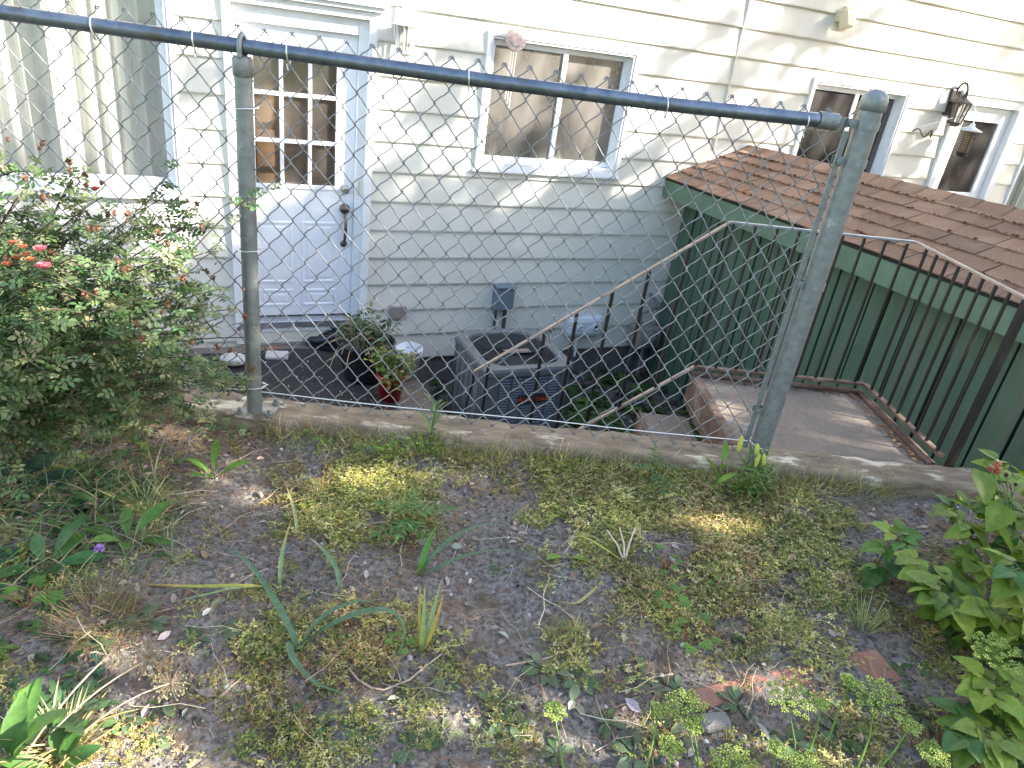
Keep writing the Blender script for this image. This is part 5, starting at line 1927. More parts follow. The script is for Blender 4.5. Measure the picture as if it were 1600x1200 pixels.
for (px, py, px2, py2) in [(1153, 706, 1160, 680), (1182, 712, 1184, 693), (1180, 730, 1187, 708), (1192, 728, 1194, 712)]:
    h0 = .15
    p0 = G(px, py + 10, 0.14)
    p0 = on_y(px, py, lq[1] - .01)
    p1 = on_y(px2, py2, lq[1] - .005)
    d = p1 - p0
    Ld = np.linalg.norm(d)
    near = min(tops, key=lambda q: np.linalg.norm(q - p0))
    prof_ = [(.001, 0), (.005, .08), (.008, .3), (.0085, .55), (.0065, .8), (.002, 1.0)]
    z_ = d / Ld
    x_ = np.cross([0, 1, 0], z_); x_ /= np.linalg.norm(x_)
    y_ = np.cross(z_, x_)
    b = MB().lathe([(a, h * max(Ld, .045)) for a, h in prof_], p0, 8, np.column_stack([x_, y_, z_]), col=(.48, .50, .10))
    bud = b.build('bud', M['petal'], lily, smooth=True)
    MB().tube([near - [0, 0, .03], near, p0 + [0, 0, .002]], .0015, 5, col=(.14, .22, .06)).build('bud_stalk', M['leaf'], lily, smooth=True)
q = on_y(1132, 705, lq[1])
leafy_stem('twin_leaf_shoot', [q[0], lq[1] - .01, float(soil_h(q[0], lq[1] - .01))], .125, 4, .085, 'shoot with two bright broad leaves just left of the lily buds', 'shoot', [(.17, .33, .04)], 51, ang=1.3, w=.34, taper=0)

# grass tufts


def tuft(name, px, py, n, L, cols, label, spread=.03, seed=0, cat='grass', up=.5, curl=.35, wid=.03):
    r_ = np.random.default_rng(seed)
    c = G(px, py)
    a = r_.uniform(0, 6.28, n)
    rr = spread * np.sqrt(r_.random(n))
    pos = c + np.column_stack([rr * np.cos(a), rr * np.sin(a), np.zeros(n)])
    pos[:, 2] = soil_h(pos[:, 0], pos[:, 1])
    d = np.column_stack([np.cos(a) * .9, np.sin(a) * .9, r_.uniform(up, up * 4, n)]) + r_.normal(0, .3, (n, 3)) * [1, 1, 0]
    b = MB().scatter(leaf_t(1, wid, 6, .25, curl, peak=.3), pos, d, r_.normal(0, .5, n), L * r_.uniform(.5, 1.15, n), tints(n, cols, .2, r_))
    return b.build(name, M['grass'], label=label, cat=cat)


tuft('dry_grass_tuft', 155, 975, 380, .085, [(.24, .17, .09), (.30, .22, .12), (.17, .18, .07), (.20, .13, .07)], 'fine dry straw coloured grass tuft at the left', .075, 61, up=.35, curl=.3, wid=.018)
tuft('grass_tuft', 1388, 765, 70, .075, [(.12, .24, .05), (.2, .28, .08)], 'bright green grass tuft against the kerb, left of two', .025, 62, up=.9)
tuft('grass_tuft', 1442, 768, 110, .075, [(.16, .22, .10), (.22, .26, .14)], 'finer grey green grass tuft against the kerb, right of two', .03, 63, up=1.4, wid=.018)
tuft('grass_tuft', 1350, 985, 40, .11, [(.22, .28, .12), (.28, .30, .15)], 'wispy seeding grass tuft below the raspberry shoot', .02, 64, up=1.8, curl=.15)
tuft('grass_tuft', 225, 790, 130, .10, [(.2, .24, .08), (.36, .32, .14)], 'yellow green grass tuft with brown base below the rose', .04, 65, up=.4)
tuft('dry_grass_tuft', 95, 1165, 120, .09, [(.38, .32, .16), (.28, .25, .11)], 'yellow dead leaf tuft behind the bottom left corner plant', .05, 66, up=.5, wid=.06)
tuft('dry_grass_tuft', 905, 990, 60, .035, [(.34, .32, .12), (.40, .34, .16)], 'small round yellowish tuft right of the bare soil hollow', .025, 67, up=1.2, wid=.05)

# dried allium heads on long pale stems
for i, (bx, by, hx, hy, h, lab) in enumerate([(25, 1200, 185, 1010, .16, 'top dried allium seed head on a long pale stem, bottom left'), (60, 1165, 232, 1030, .13, 'middle dried allium seed head leaning right, bottom left'),
                                              (110, 1160, 265, 1068, .10, 'lowest dried allium seed head leaning right, bottom left')]):
    o, q = G(bx, by, .01), G(hx, hy, h)
    root = thing('dried_allium', o, lab, 'seed head')
    MB().tube([o + (q - o) * t + np.array([0, 0, .02 * math.sin(t * 3.1)]) for t in np.linspace(0, 1, 8)], .0019, 6, col=(.36, .30, .23)).build('stalk', M['bits'], root, smooth=True)
    b = MB()
    for d in rdir(70, -1, 1):
        e = q + d * .035 * rng.uniform(.8, 1.1)
        b.tube([q, e], .0005, 3, cap=False, col=(.24, .18, .11))
        b.ball(e, .0022, 5, 3, col=(.20, .18, .10))
    b.build('seed_head', M['bits'], root)

# violet clover flower
q = G(155, 858, .05)
fl = thing('clover_flower', G(150, 862), 'single small violet flower in the grass at the left', 'flower')
MB().tube([G(150, 862), q], .0012, 5, col=(.1, .18, .05)).build('stem', M['leaf'], fl)
b = MB().scatter(SM, np.tile(q, (40, 1)), rdir(40, -.2, 1), None, .014, tints(40, [(.36, .18, .50), (.45, .26, .58)], .15))
b.build('petals', M['petal'], fl)

# bricks edging
for i, (x0, y0, x1, y1, lab, mt_) in enumerate([(1075, 1092, 1160, 1068, 'leftmost half buried red edging brick in the foreground', 'brick'), (1170, 1066, 1275, 1046, 'middle half buried red edging brick', 'brick'),
                                                (1335, 1040, 1385, 1036, 'right red edging brick lying square to the row', 'brick'), (1400, 1036, 1475, 1022, 'grey concrete edging piece right of the red bricks', 'stone')]):
    a_, c_ = G(x0, y0), G(x1, y1)
    d = c_ - a_
    L_ = np.linalg.norm(d)
    ang = math.atan2(d[1], d[0])
    Rz = np.array(Matrix.Rotation(ang, 3, 'Z') @ Matrix.Rotation(rad(3), 3, 'X'))
    m_ = (a_ + c_) / 2
    MB().box((m_[0], m_[1] - .01, m_[2] - .020), (L_, .055 if i != 2 else .10, .05), Rz).build('edging_brick', M[mt_], label=lab, cat='brick', bevel=.007)
MB().box(G(1115, 1132) + [0, 0, .006], (.07, .04, .03), np.array(Matrix.Rotation(rad(10), 3, 'Z'))).build('dark_stone', M['stone'], label='dark grey stone half buried behind the parsley flowers', cat='stone', bevel=.01)
for (px, py, s_, lab) in [(1085, 855, .035, 'largest flat grey soil clod right of the root sprouts'), (1020, 838, .03, 'rounded grey soil clod beside the root sprouts'), (770, 718, .022, 'grey stone against the kerb left of centre'), (940, 786, .018, 'grey stone in the chickweed below the kerb'), (885, 784, .011, 'small white pebble in the bare soil'), (1340, 780, .02, 'pale twisted bark chip near the kerb'), (830, 1130, .012, 'small white stone in the foreground')]:
    b = MB()
    b.add(crv * [s_ * 1.2, s_, s_ * .5] + G(px, py), crf)
    b.build('soil_clod' if s_ > .025 else 'stone', M['soil'] if s_ > .025 else M['pale' if s_ < .015 else 'stone'], smooth=True, label=lab, cat='clod' if s_ > .025 else 'stone')
# teal leaf scrap
MB().scatter(leaf_t(1, .4, 4, .4, .2), [G(488, 1150, .004)], [(.7, .5, .2)], None, .03, [(.04, .22, .20)]).build('leaf_scrap', M['leaf'], label='single bluish teal folded leaf on the soil, bottom left of centre', cat='leaf')


# ------------------------------------------------------------------ parsley in flower
def umbel(px, py, h, R, label, seed, stalk_to, col=[(.38, .46, .10), (.50, .55, .17), (.28, .38, .08)], h2=0):
    r_ = np.random.default_rng(seed)
    q = G(px, py, h)
    o = G(*stalk_to, h2)
    root = thing('parsley_flower', o, label, 'flower')
    c0 = q - np.array([0, 0, R * .75])
    MB().tube([o, (o + c0) / 2 + r_.normal(0, .003, 3), c0], [.0026, .0022, .0018], 6, col=(.17, .28, .06)).build('stalk', M['leaf'], root, smooth=True)
    b, rb_ = MB(), MB()
    n = 16 if R < .03 else 26
    for k in range(n):
        a = k * 2.4
        rr = R * math.sqrt((k + .5) / n)
        e = q + np.array([rr * math.cos(a), rr * math.sin(a), -.25 * rr + r_.normal(0, .002)])
        rb_.tube([c0, (c0 + e) / 2 + [0, 0, -.002], e - [0, 0, .004]], .0008, 4, cap=False, col=(.17, .28, .06))
        for m_ in range(13):
            aa = m_ * 2.4
            r2 = (.0065 if R < .03 else .0085) * math.sqrt((m_ + .5) / 13)
            f = e + np.array([r2 * math.cos(aa), r2 * math.sin(aa), r_.normal(0, .0015)])
            rb_.tube([e - [0, 0, .004], f], .0004, 3, cap=False, col=(.2, .3, .07))
            b.ball(f, (.0021, .0021, .0017), 5, 3, col=tints(1, col, .15, r_)[0])
    rb_.build('rays', M['leaf'], root)
    b.build('florets', M['leaf'], root)


PF = [(1075, 1098, .12, .026, (1090, 1200), 'parsley flower head on a tall stem, left of the three largest'),
      (1240, 1083, .14, .031, (1245, 1200), 'parsley flower head at the centre of the front row'),
      (1378, 1083, .15, .032, (1340, 1200), 'widest flat parsley flower head right of the front row centre'),
      (1330, 1062, .13, .011, (1285, 1180), 'small parsley head nodding above the right brick'),
      (1560, 1010, .22, .036, (1592, 1130), 'large pale parsley flower head over the raspberry leaves at the right edge'),
      (868, 1108, .08, .014, (880, 1200), 'small parsley head furthest left in the bottom row'),
      (1030, 1106, .09, .009, (1010, 1200), 'tiny thin parsley head beside the left large one'),
      (1085, 1132, .10, .010, (1092, 1200), 'small parsley head just under the left large one'),
      (1050, 1165, .09, .016, (1048, 1215), 'low parsley head near the bottom edge below the left large one'),
      (1150, 1190, .10, .028, (1150, 1240), 'parsley head cut by the bottom edge, left one'),
      (1262, 1196, .10, .022, (1262, 1240), 'parsley head cut by the bottom edge, right one'),
      (1215, 1168, .09, .010, (1212, 1225), 'tiny parsley head between the two at the bottom edge'),
      (1425, 1130, .12, .013, (1375, 1200), 'small parsley head on a bent stem right of the widest one'),
      (1462, 1175, .10, .018, (1470, 1225), 'low parsley head below the raspberry leaves'),
      (1285, 1098, .12, .008, (1262, 1180), 'tiny parsley head between the two central large ones')]
for i, (px, py, h, R_, st2, lab) in enumerate(PF):
    umbel(px, py, h, R_ * 1.7, lab, 200 + i, st2, h2=.0 if st2[1] < 1190 else .02)

# ------------------------------------------------------------------ raspberry
RB = leaf_t(1, .78, 10, .16, .28, peak=.36, serr=.09)


def ribbed(L=1.0, W=.78, seed=0):
    """broad toothed leaf with sunk veins"""
    V, F = [], []
    n, m = 14, 9
    for i in range(n + 1):
        t = i / n
        w = .5 * W * (math.sin(math.pi * t ** .62) ** .8 if 0 < t < 1 else 0.002)
        w *= 1 + .07 * (1 if i % 2 else -1)
        for j in range(m):
            s_ = (j / (m - 1)) * 2 - 1
            vein = abs(math.sin((t * 5 - abs(s_) * 1.6) * math.pi))
            z = -.26 * t * t + .20 * abs(s_) * w * 1.4 - .10 * s_ * s_ * w + .040 * vein * (1 - .5 * abs(s_)) * (.2 + abs(s_))
            V.append((s_ * w, t - .05 * abs(s_) * w, z))
    F = [(i * m + j, i * m + j + 1, (i + 1) * m + j + 1, (i + 1) * m + j) for i in range(n) for j in range(m - 1)]
    return np.array(V), np.array(F)


RB = ribbed()


def trifoliate(b, c, p, d, L, col, r_, sb, five=False):
    sb.tube([c, (c + p) / 2 + [0, 0, .01], p], .0013, 5, col=(.16, .20, .07))
    d = np.array(d, float)
    d /= np.linalg.norm(d)
    s0 = np.cross(d, [0, 0, 1.0]); s0 /= np.linalg.norm(s0)
    b.scatter(RB, [p], [d], np.array([r_.normal(0, .2)]), L, tints(1, col, .12, r_))
    for sg in (-1, 1):
        b.scatter(RB, [p - d * .012], [d * .45 + s0 * sg + [0, 0, r_.uniform(-.25, .1)]], np.array([r_.normal(0, .25)]), L * r_.uniform(.72, .9), tints(1, col, .12, r_))


YGR = [(.18, .26, .03), (.24, .32, .045), (.13, .20, .025), (.20, .26, .05)]
r_ = np.random.default_rng(77)
c = G(1358, 900)
rs = thing('raspberry_shoot', c, 'young raspberry shoot with ribbed leaves standing alone left of the bush', 'shoot')
top = c + np.array([.035, .0, .15])
MB().tube([c, c + [.012, 0, .08], top], [.0035, .003, .0025], 7, col=(.14, .13, .05)).build('stem', M['leaf'], rs, smooth=True)
for (a, el, L, zf, cl) in [(3.3, .05, .10, .75, [(.14, .26, .05)]), (4.0, -.35, .105, .35, [(.11, .22, .05)]), (5.6, -.2, .12, .55, [(.07, .15, .06)]), (1.2, .5, .07, 1, YGR), (2.6, .35, .075, 1, YGR), (.2, .2, .08, 1, [(.12, .24, .04)]), (4.9, .1, .08, .95, [(.13, .26, .05)])]:
    b = MB()
    o = c + (top - c) * zf
    d = np.array([math.cos(a), math.sin(a), el])
    p = o + d / np.linalg.norm(d) * .03
    MBs = MB()
    trifoliate(b, o, p, d, L * .72, cl, r_, b)
    b.build('leaf', M['leaf'], rs, smooth=True)

rbush = thing('raspberry_bush', G(1560, 1010), 'leafy yellow green raspberry bush with red berries at the right edge', 'raspberry bush')
stems, leaves = MB(), MB()
canes = []
for (bx, by, tx, ty, h) in [(1540, 1000, 1500, 800, .22), (1580, 960, 1575, 740, .33), (1610, 1000, 1620, 760, .36), (1500, 1010, 1440, 880, .14), (1560, 1040, 1470, 930, .16), (1600, 1080, 1560, 960, .18), (1590, 1150, 1540, 1080, .12), (1640, 1100, 1600, 900, .30), (1660, 960, 1660, 720, .36), (1560, 1190, 1525, 1150, .08), (1620, 900, 1540, 790, .20)]:
    o, q = G(bx, by), G(tx, ty, h)
    P = [o + (q - o) * t + np.array([0, 0, .04 * math.sin(t * math.pi)]) for t in np.linspace(0, 1, 9)]
    stems.tube(P, np.linspace(.004, .002, 9), 6, col=(.16, .20, .07))
    canes.append(P)
r_ = np.random.default_rng(78)
for P in canes:
    for k in range(1, 9):
        for rep in range(3):
            o = P[k] + r_.normal(0, .004, 3)
            a = r_.uniform(0, 6.28)
            d = np.array([math.cos(a) - .35, math.sin(a) - .35, r_.uniform(-.05, .55)])
            p = o + d / np.linalg.norm(d) * r_.uniform(.03, .06)
            trifoliate(leaves, o, p, d + [0, 0, -.2], r_.uniform(.045, .078), YGR if r_.random() < .8 else [(.07, .16, .04)], r_, stems)
stems.build('canes', M['leaf'], rbush, smooth=True)
leaves.build('leaves', M['leaf'], rbush, smooth=True)


def berry(p, s_, col, parent):
    b = MB()
    for k in range(26):
        z = 1 - 2 * (k + .5) / 26
        a = k * 2.4
        q = math.sqrt(1 - z * z)
        b.ball(np.array(p) + s_ * np.array([q * math.cos(a), q * math.sin(a), z * 1.1]) * .75, s_ * .33, 6, 4, col=np.array(col) * rng.uniform(.8, 1.2))
    for k in range(5):
        a = k * 1.257
        b.scatter(SM, [np.array(p) + [0, 0, s_ * .8]], [(math.cos(a), math.sin(a), .8)], None, s_ * 1.6, [(.40, .34, .16)])
    b.build('berry', M['petal'], parent, smooth=True)


kqy = G(1560, 735, .30)[1]
for (px, py, s_, cl) in [(1558, 726, .0085, (.42, .10, .07)), (1558, 736, .0090, (.45, .10, .06)), (1547, 733, .0075, (.34, .08, .06)), (1572, 742, .006, (.06, .03, .03)), (1554, 761, .006, (.05, .03, .03)), (1587, 757, .005, (.05, .03, .03)), (1452, 906, .007, (.5, .07, .04)), (1545, 826, .006, (.25, .12, .06))]:
    hh = .30 if py < 800 else .12
    if py < 800:
        berry(on_y(px, py, 1.62), s_, cl, rbush)
    else:
        berry(G(px, py, hh), s_, cl, rbush)
b = MB()
for (x0, y0, x1, y1) in [(1558, 736, 1575, 790), (1547, 733, 1575, 790), (1572, 742, 1575, 790), (1554, 761, 1575, 800), (1587, 757, 1578, 800)]:
    b.tube([on_y(x0, y0, 1.62), on_y((x0 + x1) / 2, (y0 + y1) / 2 - 4, 1.62), on_y(x1, y1, 1.61)], .0014, 5, col=(.2, .26, .09))
b.build('berry_stalks', M['leaf'], rbush, smooth=True)
for (px, py, a, L) in [(1530, 735, 4.6, .10), (1590, 735, .2, .09), (1570, 790, 3.9, .10), (1545, 810, 5.3, .105), (1515, 830, 3.0, .07)]:
    b = MB()
    p = on_y(px, py, 1.60)
    d = np.array([math.cos(a), math.sin(a), -.35])
    b.scatter(RB, [p], [d], np.array([.2]), L, tints(1, YGR, .1))
    b.build('leaf', M['leaf'], rbush, smooth=True)

# ------------------------------------------------------------------ rose bush
r_ = np.random.default_rng(90)
rc = np.array([-1.52, 1.95, ZS])
rose = thing('rose_bush', rc, 'large straggly rose bush with pink blooms and brown spent heads at the left', 'rose bush')
sb, lb_ = MB(), MB()
tips, allP = [], []
# outline of the bush traced from the picture, given depth by hand
TG = [(5, 235, 1.95), (30, 300, 1.8), (65, 250, 2.0), (110, 270, 1.9), (85, 330, 1.7), (160, 295, 1.95), (150, 370, 1.75), (200, 350, 1.9), (235, 340, 2.0), (190, 430, 1.7), (255, 400, 1.85),
      (310, 335, 2.0), (330, 380, 1.95), (290, 450, 1.85), (345, 440, 2.0), (370, 470, 1.95), (330, 500, 1.8), (385, 515, 1.92), (390, 590, 1.95), (350, 560, 1.85), (300, 545, 1.75),
      (260, 500, 1.65), (210, 520, 1.6), (160, 470, 1.6), (110, 430, 1.6), (60, 400, 1.6), (20, 370, 1.6), (30, 450, 1.55), (70, 500, 1.5), (130, 540, 1.55), (180, 580, 1.6), (240, 580, 1.7),
      (290, 600, 1.75), (320, 620, 1.85), (200, 620, 1.7), (140, 610, 1.6), (80, 570, 1.5), (20, 540, 1.5), (-40, 300, 1.8), (-80, 400, 1.7), (-60, 500, 1.6), (-120, 350, 1.9), (0, 600, 1.6), (60, 620, 1.65),
      (120, 350, 2.0), (50, 350, 1.95), (220, 470, 1.95), (280, 520, 1.95), (100, 480, 1.9), (-20, 430, 1.9), (30, 650, 1.7), (90, 660, 1.75), (150, 650, 1.8), (0, 690, 1.6), (200, 660, 1.85), (110, 600, 1.7), (50, 540, 1.6), (340, 585, 1.95), (230, 640, 1.75), (250, 300, 2.02)]
for (px, py, y) in TG:
    tip = on_y(px, py + 12, y)
    base = rc + np.array([r_.normal(0, .06), r_.normal(0, .05), 0])
    mid = base * .45 + tip * .55 + np.array([-.05, 0, .12])
    t = np.linspace(0, 1, 12)[:, None]
    P = base * (1 - t) ** 2 + 2 * mid * t * (1 - t) + tip * t * t
    sb.tube(P, np.linspace(.0055, .0014, 12), 5)
    allP.append(P[4:])
    tips.append(tip)
    for s_ in range(5):
        k = r_.integers(5, 11)
        e = P[k] + r_.normal(0, 1, 3) * [.10, .07, .07] + [0, 0, .03]
        if e[1] > 2.10: e[1] = 2.08
        sb.tube([P[k], (P[k] + e) / 2 + [0, 0, .01], e], [.002, .0016, .001], 4)
        allP.append(np.array([P[k] + (e - P[k]) * f for f in (.3, .5, .7, .85, 1)]))
        if r_.random() < .12: tips.append(e)
AP = np.concatenate(allP)
# pinnate rose leaf: five leaflets
rl_ = leaf_t(1, .62, 3, .15, .12, peak=.5)
RLf = merge(strip_t([(0, 0, 0), (0, 1.6, -.1)], .02, 3), xf(rl_, (0, 1.55, -.1), (0, 1, -.1), 0, 1.0),
            xf(rl_, (0, 1.2, -.08), (1, .35, 0), 0, .9), xf(rl_, (0, 1.2, -.08), (-1, .35, 0), 0, .9),
            xf(rl_, (0, .6, -.03), (1, .25, 0), 0, .75), xf(rl_, (0, .6, -.03), (-1, .25, 0), 0, .75))
n = 8600
i_ = r_.integers(0, len(AP), n)
pos = AP[i_] + r_.normal(0, .016, (n, 3))
k_ = (pos[:, 1] < 2.11)
pos = pos[k_]
n = len(pos)
d = rdir(n, -.35, .5, r_)
cl = tints(n, [(.10, .17, .065), (.14, .20, .085), (.065, .13, .05), (.18, .22, .10), (.25, .26, .15)], .2, r_)
lb_.scatter(RLf, pos, d, r_.normal(0, .5, n), r_.uniform(.012, .024, n), cl)
sb.build('canes', M['twig'], rose, smooth=True)
lb_.build('leaves', M['leaf'], rose)
# spent heads
b = MB()
b.ball((0, 0, 0), (.0058, .0058, .0062), 8, 5, col=(.13, .06, .028))
b.scatter(SM, np.tile([0, 0, .003], (7, 1)), np.column_stack([np.cos(np.arange(7) * .9), np.sin(np.arange(7) * .9), np.full(7, 1.1)]), None, .0115, tints(7, [(.16, .07, .035), (.10, .045, .025), (.26, .15, .08)], .2, r_))
b.tube([(0, 0, -.03), (0, 0, -.004)], .0009, 4, col=(.14, .14, .06))
hip = b.build('spent_bloom', M['petal'], rose)
first = True
cnt = 0
for tip in tips:
    for k in range(r_.integers(1, 4) if cnt < 92 else 0):
        o = tip + r_.normal(0, .012, 3) * [1, 1, .7] + [0, 0, .022]
        if o[1] > 2.1: o[1] = 2.08
        h = hip if first else hip.copy()
        if not first: C.objects.link(h)
        first = False
        h.location = Vector(o)
        h.rotation_euler = (r_.normal(0, .4), r_.normal(0, .4), r_.uniform(0, 6))
        h.scale = (r_.uniform(.7, 1.15),) * 3
        cnt += 1


def bloom(p, s_, cols, label=None):
    b = MB()
    q = np.random.default_rng(int(abs(p[0]) * 1e4))
    pt = leaf_t(1, 1.0, 5, .12, -.35, peak=.62)
    for ring, (n, el, sc_) in enumerate([(5, .25, 1.0), (5, .8, .8), (4, 1.8, .55)]):
        for k in range(n):
            a = 2 * math.pi * k / n + ring * .6
            b.scatter(pt, [np.array(p)], [(math.cos(a), math.sin(a), el)], np.array([q.normal(0, .2)]), s_ * sc_, tints(1, cols, .12, q))
    b.ball(np.array(p) + [0, 0, s_ * .25], s_ * .18, 6, 4, col=(.5, .42, .12))
    o = b.build('bloom', M['petal'], rose, smooth=True)
    if label: o['label'] = label


bloom(on_y(64, 392, 1.57), .017, [(.62, .22, .24), (.52, .14, .17)], 'upper pink rose bloom')
bloom(on_y(68, 420, 1.55), .020, [(.64, .22, .25), (.54, .14, .18)], 'lower pink rose bloom')
for (px, py) in [(20, 382), (28, 405), (42, 400), (12, 415), (36, 388), (48, 408)]:
    bloom(on_y(px, py, 1.57 + rng.normal(0, .01)), .013, [(.52, .18, .09), (.60, .30, .14), (.42, .14, .08)])
bloom(on_y(150, 297, 1.93), .013, [(.55, .10, .08)], 'small red fading bloom')

# ------------------------------------------------------------------ trees and hedge that shade the place (outside the frame)
TL = merge(*[xf(leaf_t(1, .6, 2, .1, .1), p, d, 0, 1) for p, d in [((0, 0, 0), (0, 1, .1)), ((0, .1, 0), (.9, .5, 0)), ((0, .1, 0), (-.9, .5, .1)), ((0, 0, 0), (.5, -.7, .3)), ((0, 0, 0), (-.6, -.5, -.3))]])


TOPZ = [-1.6, -1.65, -1.6, -1.65, -1.4, -1.55, -1.2, -1.5, -1.3, -1.2, -1.5, -1.3, -1.45, -1.2]
SPRAYS = [(-2.6, -.9, .22, .5), (-1.6, -.5, .16, .5), (-.9, -1.15, .25, .6), (.15, -.55, .2, .7), (.6, -1.1, .25, .8), (.9, -.35, .14, .6), (1.75, -.75, .22, .9), (2.0, -.3, .2, .9), (1.75, .25, .28, .8), (2.1, .45, .26, .8),
          (2.7, -.85, .22, .6), (3.0, -.3, .14, .6), (3.6, -.95, .2, .9), (3.75, -.1, .16, .9), (3.7, .45, .14, .8), (4.1, -.5, .24, .9), (4.2, .25, .18, .9), (4.75, .05, .26, .9), (5.05, .45, .24, .9), (5.35, .15, .22, .9),
          (4.8, .75, .28, .8), (5.5, .75, .3, .8), (4.7, -.55, .22, .9), (5.2, -.35, .18, .8), (5.9, .5, .12, .8), (6.3, -.7, .22, .9), (6.9, -.65, .22, .8), (7.15, -.2, .14, .7), (7.9, .55, .25, .9), (8.3, .35, .28, .9),
          (8.9, .6, .35, .9), (8.5, -.1, .22, .9), (8.0, -.75, .22, .8), (9.1, -.4, .25, .9), (9.6, .2, .3, .8), (7.3, -1.1, .25, .8), (2.4, -1.15, .2, .7), (3.1, -1.2, .18, .8), (1.3, -1.2, .2, .7), (6.6, .75, .18, .7)]


def tree(x, y, H, label, crowns, n=0, leaf=.085, seed=0, zb=ZL, trunk=.14):
    r_ = np.random.default_rng(seed)
    root = thing('shade_tree', (x, y, zb), label, 'tree')
    b = MB()
    b.tube([(x, y, zb), (x + .05, y, zb + H * .4), (x - .05, y + .05, zb + H * .8)], [trunk, trunk * .8, trunk * .4], 10)
    for (cx, cy, cz, R_, dn) in crowns:
        b.tube([(x, y, zb + H * .35), ((x + cx) / 2, (y + cy) / 2, (zb + H * .45 + cz) / 2), (cx, cy, cz)], [trunk * .5, trunk * .3, .02], 6)
    b.build('trunk', M['twig'], root, smooth=True)
    b = MB()
    for (cx, cy, cz, R_, dn) in crowns:
        m = int(1500 * R_ ** 2 * dn)
        # clumps inside the crown
        nc = max(6, int(R_ * 14))
        cc = rdir(nc, -1, 1, r_) * (R_ * r_.uniform(.35, 1.0, (nc, 1))) * [1, 1, .8] + [cx, cy, cz]
        k = r_.integers(0, nc, m)
        pos = cc[k] + r_.normal(0, R_ * .17, (m, 3))
        b.scatter(TL, pos, rdir(m, -.5, .6, r_), r_.uniform(-1, 1, m), leaf * r_.uniform(.7, 1.2, m), tints(m, [(1, 1, 1), (.8, .9, .7)], .2, r_))
    b.build('crown', M['treeleaf'], root)


def along(u, z, t):
    """the point t metres towards the sun from a spot on the house wall"""
    return hp(u, 0, z) + np.array(SUN) * t


SUNV = np.array(SUN)
E1 = np.cross([0, 0, 1.0], SUNV)
E1 /= np.linalg.norm(E1)
E2 = np.cross(SUNV, E1)


def sunpt(p, t):
    return np.array(p, float) + SUNV * t


# row of trees along the far side: dense low crowns, loose sprays above them
r_ = np.random.default_rng(302)
for i, (ua, ub, t, lab) in enumerate([(-3.5, -.2, 11.5, 'tall shade tree furthest left in the row right of the garden'), (-.2, 3.0, 12.0, 'broad shade tree second in the row right of the garden'),
                                      (3.0, 6.2, 12.5, 'spreading shade tree third in the row right of the garden'), (6.2, 10.5, 12.5, 'wide shade tree at the far end of the row')]):
    base = along((ua + ub) / 2, -1.9, t)
    crowns = []
    for u in np.arange(ua, ub, 1.0):
        p = along(u + .5, TOPZ[int(u + 4) % len(TOPZ)] - 1.0, t + r_.uniform(-.5, .5))
        crowns.append((p[0], p[1], p[2], 1.05, 1.0))
    for (u, z, R_, dn) in SPRAYS:
        if ua <= u < ub:
            p = along(u, z, t + r_.uniform(-.4, .4))
            crowns.append((p[0], p[1], p[2], R_, dn))
    tree(base[0], base[1], base[2] - ZL + .8, lab, crowns, seed=300 + i)
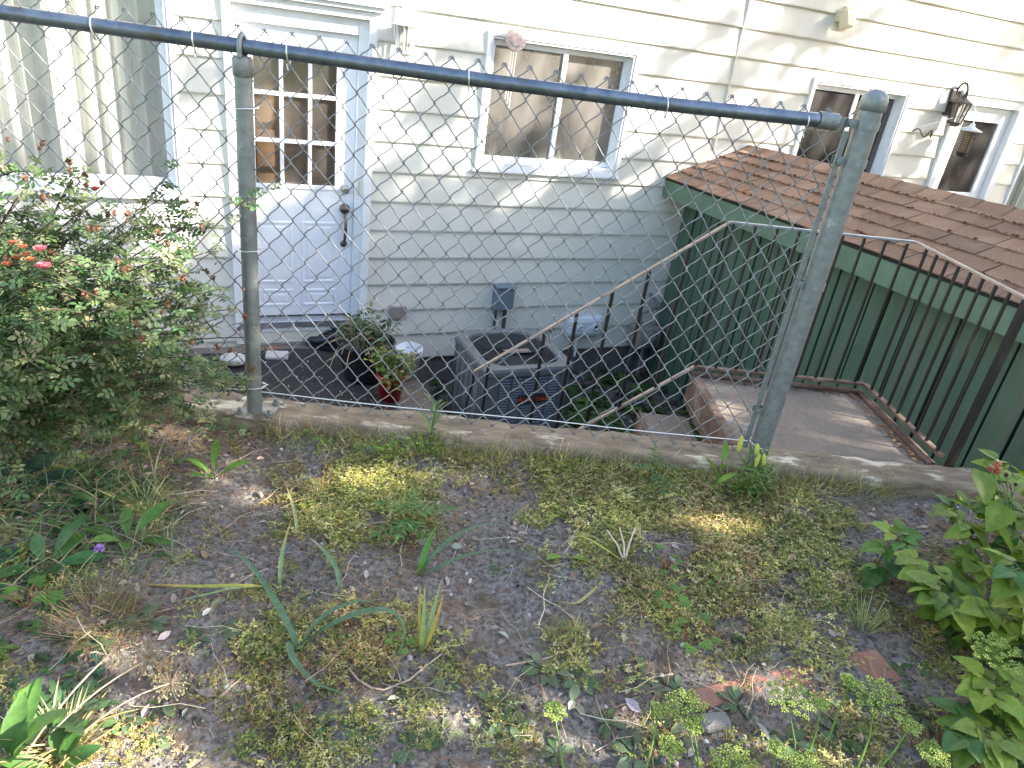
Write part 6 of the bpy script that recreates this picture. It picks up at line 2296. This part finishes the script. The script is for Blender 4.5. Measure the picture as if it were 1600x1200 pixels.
# nearer trees that keep the bed, the fence and the yard in shade
for i, (pts, t, lab) in enumerate([
    ([((1.2, 1.9, -1.3), .9), ((.2, 2.0, -1.2), .9), ((1.3, 2.4, -.4), .8), ((.0, 2.7, -.9), .8), ((-1.0, 2.6, -1.0), .75)], 6.5, 'dense shade tree just right of the garden bed'),
    ([((-.35, 1.35, -1.3), .40), ((.15, 1.0, -1.3), .38), ((-.9, 1.25, -1.3), .30), ((-1.5, 1.5, -1.1), .55), ((-1.1, 1.75, -1.3), .45), ((-1.6, 1.2, -1.3), .4), ((1.9, 1.2, -1.5), .9), ((.7, .9, -2.0), .75), ((1.2, .4, -2.2), .8), ((.25, 1.45, -1.5), .55), ((2.8, 1.6, -1.5), .9)], 5.5, 'low bushy tree closest to the garden bed on the right'),
    ([((.3, 4.4, -2.3), 1.1), ((1.6, 5.0, -2.3), 1.1), ((2.2, 3.6, -1.9), 1.1), ((3.2, 5.2, -1.9), 1.1), ((.8, 3.4, -1.6), .9), ((-1.2, 4.2, -2.4), 1.0), ((3.4, 3.6, -1.4), 1.0)], 8.5, 'dense shade tree behind the nearest ones')]):
    cs = []
    for (p, R_) in pts:
        q = sunpt(p, t)
        cs.append((q[0], q[1], q[2], R_, (.62, .62, 1.4)[i]))
    m = np.mean([c[:2] for c in cs], axis=0)
    tree(m[0], m[1], 4.0, lab, cs, seed=330 + i)

# unseen surroundings added for the window panes to reflect
r_ = np.random.default_rng(410)
for i, (x, y0, y1, lab) in enumerate([(24, -6, 2, 'unseen far hedge tree added to darken window reflections, nearer half'), (27, 3, 14, 'unseen far hedge tree added to darken window reflections, farther half')]):
    cs = [(x + r_.normal(0, .5), y, -.8 + r_.uniform(-.4, .6), 2.1, .22) for y in np.arange(y0, y1, 1.8)]
    tree(x, (y0 + y1) / 2, 3.0, lab, cs, leaf=.34, seed=420 + i)
nh = thing('neighbour_house', (17, -15, ZS), 'pinkish brick neighbouring house across the gardens behind the camera', 'house')
MB().box((17, -15, 1.2), (10, 7, 5.2)).build('wall', M['brick'], nh)
MB().add([(11.6, -19, 3.8), (22.4, -19, 3.8), (22.4, -15, 5.6), (11.6, -15, 5.6), (22.4, -11, 3.8), (11.6, -11, 3.8)], [(0, 1, 2, 3), (3, 2, 4, 5)]).build('roof', M['shingle'], nh)
for wx in (13.5, 16.5, 19.5):
    b = MB().box((wx, -11.47, 1.4), (1.3, .08, 1.5))
    w_ = b.build('window', M['trim'], nh)
    MB().box((wx, -11.42, 1.4), (1.1, .02, 1.3)).build('pane', M['acdark'], w_)
for i, (x, y) in enumerate([(2, -9), (-5, -8), (8, -10)]):
    tree(x, y, 3.5, ['round garden tree behind the camera, middle one', 'round garden tree behind the camera, left one', 'round garden tree behind the camera, right one'][i],
         [(x, y, 1.2, 1.8, .12), (x + .8, y + .5, 2.4, 1.2, .12)], leaf=.28, seed=440 + i)

bf = MB()  # unseen fence added to keep bright sky out of the pane reflections
for k in range(190):
    bf.box((20.5 + (.012 if k % 2 else 0), -12 + k * .152, -1.45), (.022, .146, 3.3 + .02 * math.sin(k * 2.3)))
bf.build('added_board_fence', M['rust'], label='unseen brown board fence added beyond the shade trees to darken window reflections', cat='fence')
